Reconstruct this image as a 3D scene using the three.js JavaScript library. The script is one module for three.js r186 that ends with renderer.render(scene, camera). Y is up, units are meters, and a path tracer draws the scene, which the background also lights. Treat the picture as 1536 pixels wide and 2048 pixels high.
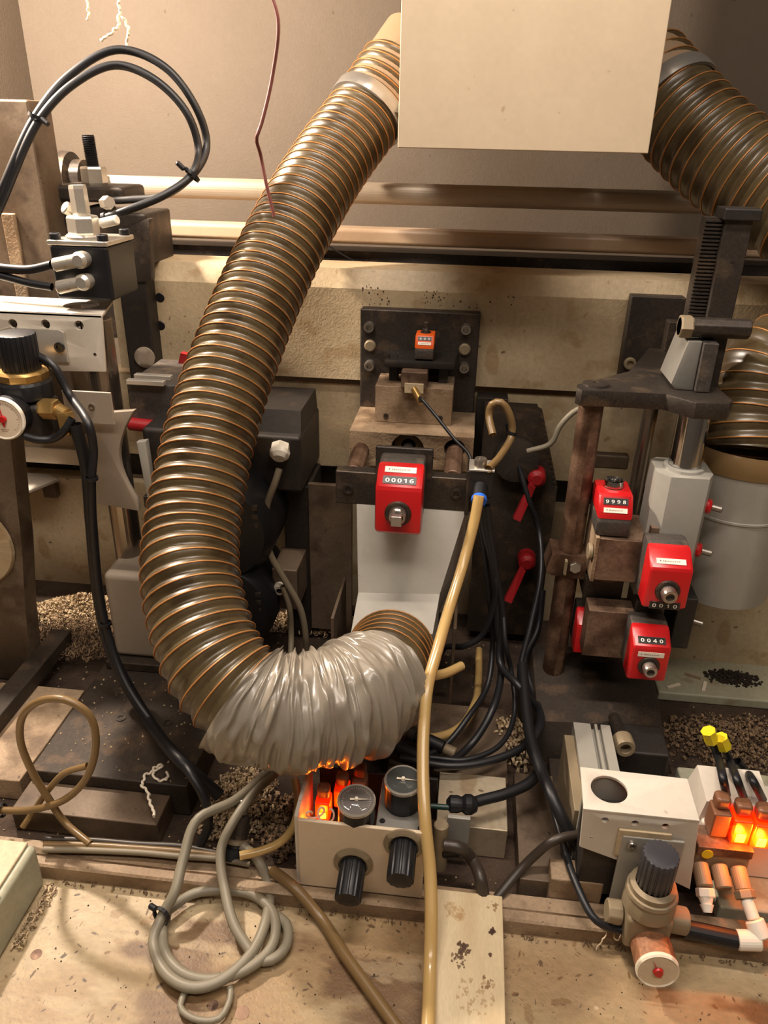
import * as THREE from 'three';
import { RoundedBoxGeometry } from 'three/addons/geometries/RoundedBoxGeometry.js';
import { ConvexGeometry } from 'three/addons/geometries/ConvexGeometry.js';
import { mergeGeometries, mergeVertices, toCreasedNormals } from 'three/addons/utils/BufferGeometryUtils.js';
import { RectAreaLightUniformsLib } from 'three/addons/lights/RectAreaLightUniformsLib.js';

// ------------------------------------------------------------------ camera, light, exposure
const scene = new THREE.Scene();
scene.background = new THREE.Color(0x000000);
const camera = new THREE.PerspectiveCamera(67.32, 0.75, 0.02, 20);
camera.position.set(0, 0.70, 0);
camera.rotation.order = 'YXZ';
camera.rotation.set(-26.2 * Math.PI / 180, 6 * Math.PI / 180, 1.25 * Math.PI / 180);
const renderer = new THREE.WebGLRenderer();
renderer.toneMapping = THREE.LinearToneMapping;
renderer.toneMappingExposure = 1.12;
renderer.shadowMap.enabled = true;
RectAreaLightUniformsLib.init();

const LAMP = { pos: [-0.72, 0.93, -0.96], color: 0xffecd8, power: 3.8 };
const HALL = { color: 0xfff0e2, power: 12 };
const TUBE = { pos: [-0.10, 1.40, -0.60], len: 0.6, wid: 0.05, color: 0xfff0e2, power: 100 };

// ------------------------------------------------------------------ random, noise, textures
function rng(seed) { let a = seed >>> 0; return () => { a = (a + 0x6D2B79F5) >>> 0; let t = a; t = Math.imul(t ^ (t >>> 15), t | 1); t ^= t + Math.imul(t ^ (t >>> 7), t | 61); return ((t ^ (t >>> 14)) >>> 0) / 4294967296; }; }
function hash(x, y, s) { let h = Math.imul(x, 374761393) + Math.imul(y, 668265263) + Math.imul(s, 2147483647 - 1013); h = Math.imul(h ^ (h >>> 13), 1274126177); return ((h ^ (h >>> 16)) >>> 0) / 4294967296; }
function vnoise(u, v, per, s) {
  const x = u * per, y = v * per, i = Math.floor(x), j = Math.floor(y), fx = x - i, fy = y - j, m = a => ((a % per) + per) % per;
  const sx = fx * fx * (3 - 2 * fx), sy = fy * fy * (3 - 2 * fy);
  const a = hash(m(i), m(j), s), b = hash(m(i + 1), m(j), s), c = hash(m(i), m(j + 1), s), d = hash(m(i + 1), m(j + 1), s);
  return a + (b - a) * sx + (c - a) * sy + (a - b - c + d) * sx * sy;
}
function vnoise2(u, v, pu, pv, s) {
  const x = u * pu, y = v * pv, i = Math.floor(x), j = Math.floor(y), fx = x - i, fy = y - j, m = a => ((a % pv) + pv) % pv, sx = fx * fx * (3 - 2 * fx), sy = fy * fy * (3 - 2 * fy);
  const a = hash(i, m(j), s), b = hash(i + 1, m(j), s), c = hash(i, m(j + 1), s), d = hash(i + 1, m(j + 1), s);
  return a + (b - a) * sx + (c - a) * sy + (a - b - c + d) * sx * sy;
}
function fbm(u, v, per, oct, s) { let t = 0, w = 0.5, n = 0; for (let o = 0; o < oct; o++) { t += w * vnoise(u, v, per, s + o); n += w; w *= 0.5; per *= 2; } return t / n; }
const step = (a, b, x) => { const t = Math.min(1, Math.max(0, (x - a) / (b - a))); return t * t * (3 - 2 * t); };
function tex(w, h, fn, srgb = true, rep = 1, spots) {
  const d = new Uint8Array(w * h * 4), f = new Float32Array(w * h * 3);
  for (let y = 0; y < h; y++) for (let x = 0; x < w; x++) { const c = fn(x / w, y / h), k = (y * w + x) * 3; f[k] = c[0]; f[k + 1] = c[1]; f[k + 2] = c[2]; }
  if (spots) spots(f, w, h);
  for (let i = 0; i < w * h; i++) { for (let k = 0; k < 3; k++) d[i * 4 + k] = Math.max(0, Math.min(255, f[i * 3 + k] * 255)); d[i * 4 + 3] = 255; }
  const t = new THREE.DataTexture(d, w, h); t.magFilter = THREE.LinearFilter; t.minFilter = THREE.LinearMipmapLinearFilter; t.generateMipmaps = true;
  t.wrapS = t.wrapT = THREE.RepeatWrapping; t.repeat.set(rep, rep); if (srgb) t.colorSpace = THREE.SRGBColorSpace; t.needsUpdate = true; return t;
}
const mix = (a, b, t) => [a[0] + (b[0] - a[0]) * t, a[1] + (b[1] - a[1]) * t, a[2] + (b[2] - a[2]) * t];
// irregular dabs of matter: position, size, aspect, angle and colour are random
function dabs(seed, n, r0, r1, cols, alpha = 0.8, a0 = 0.35, a1 = 1) {
  return (f, w, h) => {
    const R = rng(seed);
    for (let i = 0; i < n; i++) {
      const cx = R() * w, cy = R() * h, rr = r0 + (r1 - r0) * R() ** 3, asp = a0 + R() * (a1 - a0), an = R() * Math.PI, col = cols[Math.floor(R() * cols.length)], al = alpha * (0.5 + 0.5 * R()), ph = R() * 9;
      const ca = Math.cos(an), sa = Math.sin(an), q = Math.ceil(rr * 1.4);
      for (let y = -q; y <= q; y++) for (let x = -q; x <= q; x++) {
        const a = x * ca + y * sa, b = (-x * sa + y * ca) / asp, th = Math.atan2(b, a), e = rr * (1 + 0.13 * Math.sin(2 * th + ph) + 0.10 * Math.sin(5 * th + 2 * ph) + 0.07 * Math.sin(11 * th + 3 * ph)), dd = Math.hypot(a, b);
        if (dd > e) continue;
        const t = al * Math.min(1, (e - dd) / 1.5), px = ((Math.round(cx + x) % w) + w) % w, py = ((Math.round(cy + y) % h) + h) % h, k = (py * w + px) * 3;
        for (let c = 0; c < 3; c++) f[k + c] += (col[c] - f[k + c]) * t;
      }
    }
  };
}
const chain = (...fs) => (f, w, h) => fs.forEach(g => g(f, w, h));
const BROWN = [0.42, 0.30, 0.19], DARKB = [0.22, 0.16, 0.11], PALE = [0.98, 0.95, 0.88];
const texGrime = tex(512, 512, (u, v) => {
  const a = fbm(u, v, 5, 5, 3), b = fbm(u, v, 11, 4, 17), n = fbm(u, v, 90, 2, 29);
  let c = mix([0.99, 0.97, 0.94], [0.86, 0.82, 0.76], a); c = mix(c, [0.66, 0.53, 0.38], 0.32 * step(0.58, 0.76, b)); return c.map(x => x * (0.93 + 0.1 * n));
}, true, 1 / 0.36, chain(dabs(5, 60, 1, 5, [BROWN, DARKB], 0.6), dabs(6, 9, 4, 14, [[0.62, 0.5, 0.36]], 0.45)));
const texSmooth = tex(256, 256, (u, v) => { const a = fbm(u, v, 4, 5, 41), n = fbm(u, v, 64, 2, 43); const c = mix([0.99, 0.98, 0.96], [0.92, 0.90, 0.87], a); return c.map(x => x * (0.98 + 0.03 * n)); }, true, 1 / 0.3, dabs(15, 14, 1, 3, [BROWN], 0.35));
const texHeavy = tex(512, 512, (u, v) => {
  const a = fbm(u, v, 4, 5, 53), b = fbm(u, v, 9, 5, 59), n = fbm(u, v, 120, 2, 61);
  let c = mix([0.93, 0.88, 0.82], [0.74, 0.67, 0.59], step(0.25, 0.75, a)); c = mix(c, [0.44, 0.37, 0.31], 0.6 * step(0.5, 0.85, b)); return c.map(x => x * (0.92 + 0.13 * n));
}, true, 1 / 0.3, chain(dabs(25, 120, 1, 4, [DARKB, BROWN], 0.7), dabs(26, 60, 1, 3, [PALE], 0.5)));
const texDust = tex(512, 512, (u, v) => { const a = fbm(u, v, 6, 5, 71), n = fbm(u, v, 130, 2, 73), b = fbm(u, v, 12, 4, 77); let c = mix([0.25, 0.235, 0.225], [0.34, 0.31, 0.285], a); c = mix(c, [0.50, 0.43, 0.355], 0.6 * step(0.52, 0.78, b)); return c.map(x => x * (0.85 + 0.3 * n)); }, true, 1 / 0.25, chain(dabs(35, 420, 0.7, 2.2, [[0.82, 0.72, 0.58], [0.6, 0.52, 0.42]], 0.7), dabs(36, 60, 1, 6, [[0.14, 0.12, 0.11]], 0.6)));
const texRust = tex(256, 256, (u, v) => { const a = fbm(u, v, 6, 5, 81), n = fbm(u, v, 70, 2, 83); const c = mix([0.95, 0.88, 0.82], [0.55, 0.46, 0.40], step(0.3, 0.75, a)); return c.map(x => x * (0.85 + 0.25 * n)); }, true, 1 / 0.16, dabs(45, 60, 1, 4, [[0.28, 0.19, 0.14]], 0.6));
const texFloor = tex(1536, 768, (u, v) => {
  const a = fbm(u, v, 5, 6, 91), b = fbm(u, v, 9, 5, 97), c2 = fbm(u, v, 3, 4, 103), n = fbm(u, v, 160, 2, 101), s = fbm(u + 0.3 * fbm(u, v, 4, 3, 5), v, 22, 3, 107);
  let c = mix([0.84, 0.785, 0.68], [0.74, 0.66, 0.52], step(0.35, 0.7, a)); c = mix(c, [0.69, 0.56, 0.43], 0.6 * step(0.52, 0.7, c2)); c = mix(c, [0.46, 0.34, 0.22], 0.75 * step(0.53, 0.66, b)); c = mix(c, [0.88, 0.84, 0.74], 0.5 * step(0.6, 0.75, s)); return c.map(x => x * (0.93 + 0.12 * n));
}, true, 1, chain(dabs(55, 2300, 1.0, 6.5, [[0.38, 0.26, 0.14], [0.30, 0.20, 0.11], DARKB, [0.5, 0.36, 0.2]], 0.8, 0.15, 0.6), dabs(57, 2600, 1.0, 4.5, [DARKB, [0.3, 0.22, 0.15], BROWN], 0.85, 0.15, 0.5), dabs(58, 60, 8, 22, [[0.5, 0.37, 0.22], [0.62, 0.48, 0.32]], 0.5), dabs(59, 110, 1, 5, [PALE], 0.7)));
texFloor.repeat.set(1, 2);
// paint splashes on the cover strip: clusters of dark dabs around given spots (metres on the strip)
const texStrip = tex(256, 1024, (u, v) => { const a = fbm(u, v, 4, 5, 141), n = fbm(u, v, 90, 2, 143); const c = mix([0.95, 0.92, 0.85], [0.84, 0.78, 0.68], a); return c.map(x => x * (0.95 + 0.08 * n)); }, true, 1, (f, w, h) => {
  const R = rng(31), at = (x, z, r, col, al) => { const cx = Math.round((x / 0.08) * w), cy = Math.round((z / 0.4 + 2) % 1 * h), q = Math.ceil(r * 1.3), ph = R() * 9; for (let y = -q; y <= q; y++) for (let X = -q; X <= q; X++) { const th = Math.atan2(y, X), e = r * (1 + 0.3 * Math.sin(3 * th + ph)); if (Math.hypot(X, y) > e) continue; const px = Math.max(0, Math.min(w - 1, cx + X)), py = (cy + y + h) % h, k = (py * w + px) * 3; for (let c = 0; c < 3; c++) f[k + c] += (col[c] - f[k + c]) * al; } };
  for (const [x, z, n, sp, r, col, al] of [[0.024, -0.503, 26, 0.009, 9, [0.72, 0.60, 0.45], 0.35], [0.034, -0.464, 16, 0.005, 9, [0.30, 0.21, 0.15], 0.8], [0.029, -0.452, 22, 0.006, 5, [0.33, 0.24, 0.17], 0.7], [0.059, -0.485, 8, 0.002, 7, [0.24, 0.14, 0.12], 0.8], [0.058, -0.462, 5, 0.001, 6, [0.33, 0.22, 0.16], 0.8], [0.055, -0.435, 14, 0.006, 5, [0.45, 0.34, 0.24], 0.6], [0.045, -0.42, 40, 0.016, 6, [0.62, 0.5, 0.36], 0.4], [0.06, -0.512, 8, 0.006, 5, [0.55, 0.42, 0.3], 0.6]]) for (let i = 0; i < n; i++) at(x + (R() - 0.5) * 2 * sp, z + (R() - 0.5) * 2 * sp, r * (0.3 + 0.7 * R()), col, al);
});
texStrip.repeat.set(1 / 0.08, 1 / 0.4);
const texBump = tex(256, 256, (u, v) => { const n = fbm(u, v, 40, 4, 201); return [n, n, n]; }, false, 1 / 0.08);
const texFilm = tex(512, 512, (u, v) => { const a = fbm(u, v, 6, 4, 301), n = fbm(u, v, 100, 2, 303); const c = mix([1, 0.98, 0.93], [0.72, 0.66, 0.56], step(0.35, 0.75, a)); return c.map(x => x * (0.9 + 0.15 * n)); }, true, 1, dabs(65, 260, 0.8, 2.4, [[1, 0.95, 0.82], [0.9, 0.8, 0.6]], 0.7));

// ------------------------------------------------------------------ materials
const std = (color, roughness, metalness = 0, o = {}) => new THREE.MeshStandardMaterial({ color, roughness, metalness, side: THREE.DoubleSide, ...o });
const phy = (color, roughness, metalness = 0, o = {}) => new THREE.MeshPhysicalMaterial({ color, roughness, metalness, side: THREE.DoubleSide, ...o });
const M = {
  tubeSteel: std(0xb3a696, 0.45, 0.2, { map: texSmooth }),
  casting: std(0xa79b8d, 0.5, 0, { map: texSmooth }),
  redOld: phy(0x93141a, 0.45, 0, {}),
  rail: std(0xc4ac94, 0.42, 0.0, { map: texSmooth }),
  wall: std(0x74685b, 0.70, 0, { map: texSmooth, bumpMap: texBump, bumpScale: 0.0004 }),
  cream: std(0xd6c7aa, 0.5, 0, { map: texGrime, bumpMap: texBump, bumpScale: 0.0003 }),
  creamBox: std(0xe2d0b6, 0.5, 0, { map: texSmooth }),
  creamDirty: std(0xb5a590, 0.6, 0, { map: texHeavy, bumpMap: texBump, bumpScale: 0.0005 }),
  floor: std(0xd0c5b3, 0.5, 0, { map: texFloor, bumpMap: texBump, bumpScale: 0.0003 }),
  bed: std(0x52453b, 0.9, 0, { map: texHeavy, bumpMap: texBump, bumpScale: 0.002 }),
  plateDirty: std(0x7f7468, 0.55, 0.2, { map: texHeavy }),
  greyGreen: std(0xb9bcaa, 0.5, 0, { map: texGrime }),
  darkPlate: std(0xd6cfc8, 0.5, 0.4, { map: texDust }),
  darkBase: std(0xc6b6a4, 0.6, 0.25, { map: texDust }),
  black: std(0x17171a, 0.42, 0, {}),
  blackDust: std(0x8f8a86, 0.55, 0, { map: texDust }),
  rubber: std(0x17171a, 0.46),
  gun: std(0xf2ede6, 0.45, 0.6, { map: texDust }),
  darkGrey: std(0xffffff, 0.5, 0.2, { map: texDust }),
  grey: std(0x8b8a86, 0.45, 0.15, { map: texSmooth }),
  greyPaint: std(0xa9a8a2, 0.42, 0.1, { map: texSmooth }),
  hood: std(0xcdccc6, 0.40, 0.05, { map: texSmooth }),
  zinc: std(0xd8d4cc, 0.32, 0.65, { map: texSmooth }),
  white: std(0xdcd6cc, 0.4, 0, { map: texSmooth }),
  chrome: std(0xd6d6d6, 0.12, 1),
  steel: std(0xb5aea4, 0.28, 0.9),
  shaft: std(0x8b8074, 0.22, 0.9),
  rust: std(0x8c7869, 0.5, 0.45, { map: texRust }),
  brownBlock: std(0x867667, 0.6, 0.2, { map: texRust }),
  brass: std(0xb5935a, 0.35, 0.8),
  brassDirty: std(0x988a72, 0.55, 0.2, { map: texSmooth }),
  red: phy(0xc6181c, 0.35, 0, { clearcoat: 0.4, clearcoatRoughness: 0.25 }),
  orange: phy(0xf26218, 0.4, 0, { clearcoat: 0.3, clearcoatRoughness: 0.3 }),
  blue: std(0x2f6de0, 0.35),
  yellow: std(0xe6cf1e, 0.45),
  dialCream: std(0xe8dcc4, 0.5),
  label: std(0xf1e9d8, 0.45),
  glass: phy(0xffffff, 0.03, 0, { transmission: 1, thickness: 0, ior: 1.45 }),
  film: phy(0x6a5c42, 0.36, 0, { map: texFilm, transmission: 0.36, thickness: 0, clearcoat: 0.55, clearcoatRoughness: 0.3 }),
  copper: std(0xb07a45, 0.4, 0.3),
  tape: phy(0x8f887d, 0.36, 0, { map: texSmooth, clearcoat: 0.6, clearcoatRoughness: 0.18 }),
  clamp: std(0x9b968f, 0.35, 0.6),
  duct: std(0xa48c72, 0.5, 0, { map: texSmooth }),
  tubeYellow: phy(0xd9b878, 0.25, 0, { transmission: 0.35, thickness: 0, clearcoat: 0.5, clearcoatRoughness: 0.15 }),
  tubeAmber: phy(0x8c7048, 0.35, 0, { transmission: 0.25, thickness: 0 }),
  tubeGrey: phy(0x8c8676, 0.45, 0, { map: texSmooth }),
  tubeBrown: phy(0x40372f, 0.4, 0, { transmission: 0.15, thickness: 0 }),
  cableGrey: std(0x7b705c, 0.5),
  cableDark: std(0x1c1d20, 0.42),
  wireRed: std(0x7c4a44, 0.45),
  thread: std(0xe9dcc6, 0.8),
  shaving: std(0xd9c2a2, 0.85),
  shavingDark: std(0x8a7259, 0.9),
  crumb: std(0xc9b597, 0.9),
  crumbDark: std(0x2e241b, 0.9),
  hallWall: std(0x8c8880, 0.9),
  hallFloor: std(0x77706a, 0.9),
  connector: phy(0x96684a, 0.35, 0, { transmission: 0.35, thickness: 0 }),
  amberLens: phy(0xff7a18, 0.25, 0, { transmission: 0.6, thickness: 0 }),
};

// ------------------------------------------------------------------ builders
const used = new Map();
function numbered(n) { const k = used.get(n) || 0; used.set(n, k + 1); return k ? n + '_' + String(k).padStart(3, '0') : n; }
function tag(o, label, category, group, kind) { o.userData.label = label; o.userData.category = category; if (group) o.userData.group = group; if (kind) o.userData.kind = kind; return o; }
function thing(name, label, category, group) { const g = new THREE.Group(); g.name = numbered(name); scene.add(g); return tag(g, label, category, group); }
function sub(parent, name) { const g = new THREE.Group(); g.name = name; parent.add(g); return g; }
function shade(m) { m.castShadow = true; m.receiveShadow = true; return m; }
function mesh(parent, name, geo, mat) { const m = shade(new THREE.Mesh(geo, mat)); m.name = name; parent.add(m); return m; }
function solo(name, label, category, geo, mat, group) { const m = mesh(scene, numbered(name), geo, mat); return tag(m, label, category, group); }
function struct(name, geo, mat) { const m = mesh(scene, name, geo, mat); m.userData.kind = 'structure'; return m; }
function metric(g) {                                    // uv in metres, from the dominant axis of each triangle
  g = g.index ? g.toNonIndexed() : g; const p = g.attributes.position, n = p.count, uv = new Float32Array(n * 2);
  const a = new THREE.Vector3(), b = new THREE.Vector3(), c = new THREE.Vector3();
  for (let i = 0; i < n; i += 3) {
    a.fromBufferAttribute(p, i); b.fromBufferAttribute(p, i + 1); c.fromBufferAttribute(p, i + 2); b.sub(a); c.sub(a); b.cross(c);
    const X = Math.abs(b.x), Y = Math.abs(b.y), Z = Math.abs(b.z);
    for (let k = 0; k < 3; k++) { const x = p.getX(i + k), y = p.getY(i + k), z = p.getZ(i + k), q = (i + k) * 2; if (Y >= X && Y >= Z) { uv[q] = x; uv[q + 1] = z; } else if (X >= Z) { uv[q] = z; uv[q + 1] = y; } else { uv[q] = x; uv[q + 1] = y; } }
  }
  g.setAttribute('uv', new THREE.BufferAttribute(uv, 2)); return g;
}
function boxG(x, y, z, r = 0.0015) { const w = x[1] - x[0], h = y[1] - y[0], d = z[1] - z[0]; const g = new RoundedBoxGeometry(w, h, d, 2, Math.min(r, w * 0.45, h * 0.45, d * 0.45)); g.translate((x[0] + x[1]) / 2, (y[0] + y[1]) / 2, (z[0] + z[1]) / 2); return metric(g); }
function plainBox(x, y, z) { const g = new THREE.BoxGeometry(x[1] - x[0], y[1] - y[0], z[1] - z[0]); g.translate((x[0] + x[1]) / 2, (y[0] + y[1]) / 2, (z[0] + z[1]) / 2); return metric(g); }
const bx = (p, name, mat, x, y, z, r) => mesh(p, name, boxG(x, y, z, r), mat);
const UP = new THREE.Vector3(0, 1, 0), V = a => new THREE.Vector3(a[0], a[1], a[2]);
function aim(g, pos, dir) { const q = new THREE.Quaternion().setFromUnitVectors(UP, V(dir).normalize()); g.applyQuaternion(q); g.translate(pos[0], pos[1], pos[2]); return g; }
function latheG(pos, dir, prof, seg = 28) {
  const g = new THREE.LatheGeometry(prof.map(p => new THREE.Vector2(Math.max(p[0], 0.00001), p[1])), seg), uv = g.attributes.uv, pp = g.attributes.position; let R = 0; for (const p of prof) R = Math.max(R, p[0]);
  for (let i = 0; i < uv.count; i++) uv.setXY(i, uv.getX(i) * 6.283 * R + pos[0], pp.getY(i) + pos[2]);
  return aim(toCreasedNormals(g, 0.6), pos, dir); }
const lathe = (p, name, mat, pos, dir, prof, seg) => mesh(p, name, latheG(pos, dir, prof, seg), mat);
function rodG(a, b, r, c = 0.0012, seg = 24) { const L = V(b).distanceTo(V(a)); c = Math.min(c, r * 0.4, L * 0.3); return latheG(a, [b[0] - a[0], b[1] - a[1], b[2] - a[2]], [[0, 0], [r - c, 0], [r, c], [r, L - c], [r - c, L], [0, L]], seg); }
const rod = (p, name, mat, a, b, r, c, seg) => mesh(p, name, rodG(a, b, r, c, seg), mat);
function hexG(pos, dir, r, h) { const prof = [[0, 0], [r * 0.93, 0], [r, h * 0.12], [r, h * 0.88], [r * 0.93, h], [0, h]]; let g = new THREE.LatheGeometry(prof.map(p => new THREE.Vector2(p[0] || 1e-5, p[1])), 6); g = g.toNonIndexed(); g.computeVertexNormals(); return aim(g, pos, dir); }
const hex = (p, name, mat, pos, dir, r, h) => mesh(p, name, hexG(pos, dir, r, h), mat);
function capG(pos, dir, r, h) { return latheG(pos, dir, [[0, 0], [r, 0], [r, h * 0.85], [r * 0.88, h], [r * 0.55, h], [r * 0.5, h * 0.45], [0, h * 0.4]], 20); }
const cap = (p, name, mat, pos, dir, r, h) => mesh(p, name, capG(pos, dir, r, h), mat);
function shapeOf(pts, holes = []) {
  const s = new THREE.Shape(pts.map(p => new THREE.Vector2(p[0], p[1])));
  for (const h of holes) { const q = new THREE.Path(); if (h.length === 3) q.absellipse(h[0], h[1], h[2], h[2], 0, Math.PI * 2, true); else if (h[4] === 'slot') { const [cx, cy, hw, r] = h; q.absarc(cx + hw, cy, r, Math.PI / 2, -Math.PI / 2, true); q.absarc(cx - hw, cy, r, -Math.PI / 2, -Math.PI * 1.5, true); q.closePath(); } s.holes.push(q); }
  return s;
}
// extrusion of an outline; axis z: outline (x, y); axis x: outline (z, y); axis y: outline (x, z)
function prismG(pts, axis, a, b, bev = 0.001, holes) {
  const d = b - a; bev = Math.min(bev, d * 0.3);
  const g = new THREE.ExtrudeGeometry(shapeOf(pts, holes), { depth: d - 2 * bev, bevelEnabled: bev > 0, bevelThickness: bev, bevelSize: bev, bevelOffset: -bev, bevelSegments: 2, curveSegments: 20 });
  g.translate(0, 0, a + bev);
  const p = g.attributes.position;
  if (axis !== 'z') { for (let i = 0; i < p.count; i++) { const x = p.getX(i), y = p.getY(i), z = p.getZ(i); if (axis === 'x') p.setXYZ(i, z, y, x); else p.setXYZ(i, x, z, y); } const n = p.count; for (let i = 0; i < n; i += 3) { const t = [p.getX(i), p.getY(i), p.getZ(i)]; p.setXYZ(i, p.getX(i + 1), p.getY(i + 1), p.getZ(i + 1)); p.setXYZ(i + 1, ...t); } g.computeVertexNormals(); }
  return metric(toCreasedNormals(g, 0.5));
}
const prism = (p, name, mat, pts, axis, a, b, bev, holes) => mesh(p, name, prismG(pts, axis, a, b, bev, holes), mat);
const hullG = pts => metric(new ConvexGeometry(pts.map(V)));
const hull = (p, name, mat, pts) => mesh(p, name, hullG(pts), mat);
function curveOf(pts) { return new THREE.CatmullRomCurve3(pts.map(V), false, 'centripetal'); }
function tubeG(pts, r, seg, rad = 10) { const c = curveOf(pts); return new THREE.TubeGeometry(c, seg || Math.max(12, Math.round(c.getLength() / 0.006)), r, rad); }
function frames(curve, n) {
  const P = [], T = [], N = [], B = []; const t0 = curve.getTangentAt(0); let nn = new THREE.Vector3(0, 0, 1).cross(t0).normalize();
  for (let i = 0; i <= n; i++) { const u = i / n, t = curve.getTangentAt(u); nn = nn.clone().sub(t.clone().multiplyScalar(nn.dot(t))).normalize(); P.push(curve.getPointAt(u)); T.push(t); N.push(nn.clone()); B.push(new THREE.Vector3().crossVectors(t, nn)); }
  return { P, T, N, B };
}
function sweep(curve, n, seg, radius) {                 // radius(u along, angle) -> metres
  const F = frames(curve, n), pos = [], uv = [], idx = [], L = curve.getLength();
  for (let i = 0; i <= n; i++) for (let j = 0; j <= seg; j++) { const a = j / seg * Math.PI * 2, r = radius(i / n, a), v = F.P[i].clone().addScaledVector(F.N[i], Math.cos(a) * r).addScaledVector(F.B[i], Math.sin(a) * r); pos.push(v.x, v.y, v.z); uv.push(j / seg * 2, i / n * L / 0.16); }
  for (let i = 0; i < n; i++) for (let j = 0; j < seg; j++) { const q = i * (seg + 1) + j; idx.push(q, q + seg + 1, q + 1, q + 1, q + seg + 1, q + seg + 2); }
  const g = new THREE.BufferGeometry(); g.setAttribute('position', new THREE.Float32BufferAttribute(pos, 3)); g.setAttribute('uv', new THREE.Float32BufferAttribute(uv, 2)); g.setIndex(idx); g.computeVertexNormals(); return g;
}
function print(w, h, draw) { const c = document.createElement('canvas'); c.width = w; c.height = h; const x = c.getContext('2d'); draw(x, w, h); const t = new THREE.CanvasTexture(c); t.colorSpace = THREE.SRGBColorSpace; t.anisotropy = 4; return t; }

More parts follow.
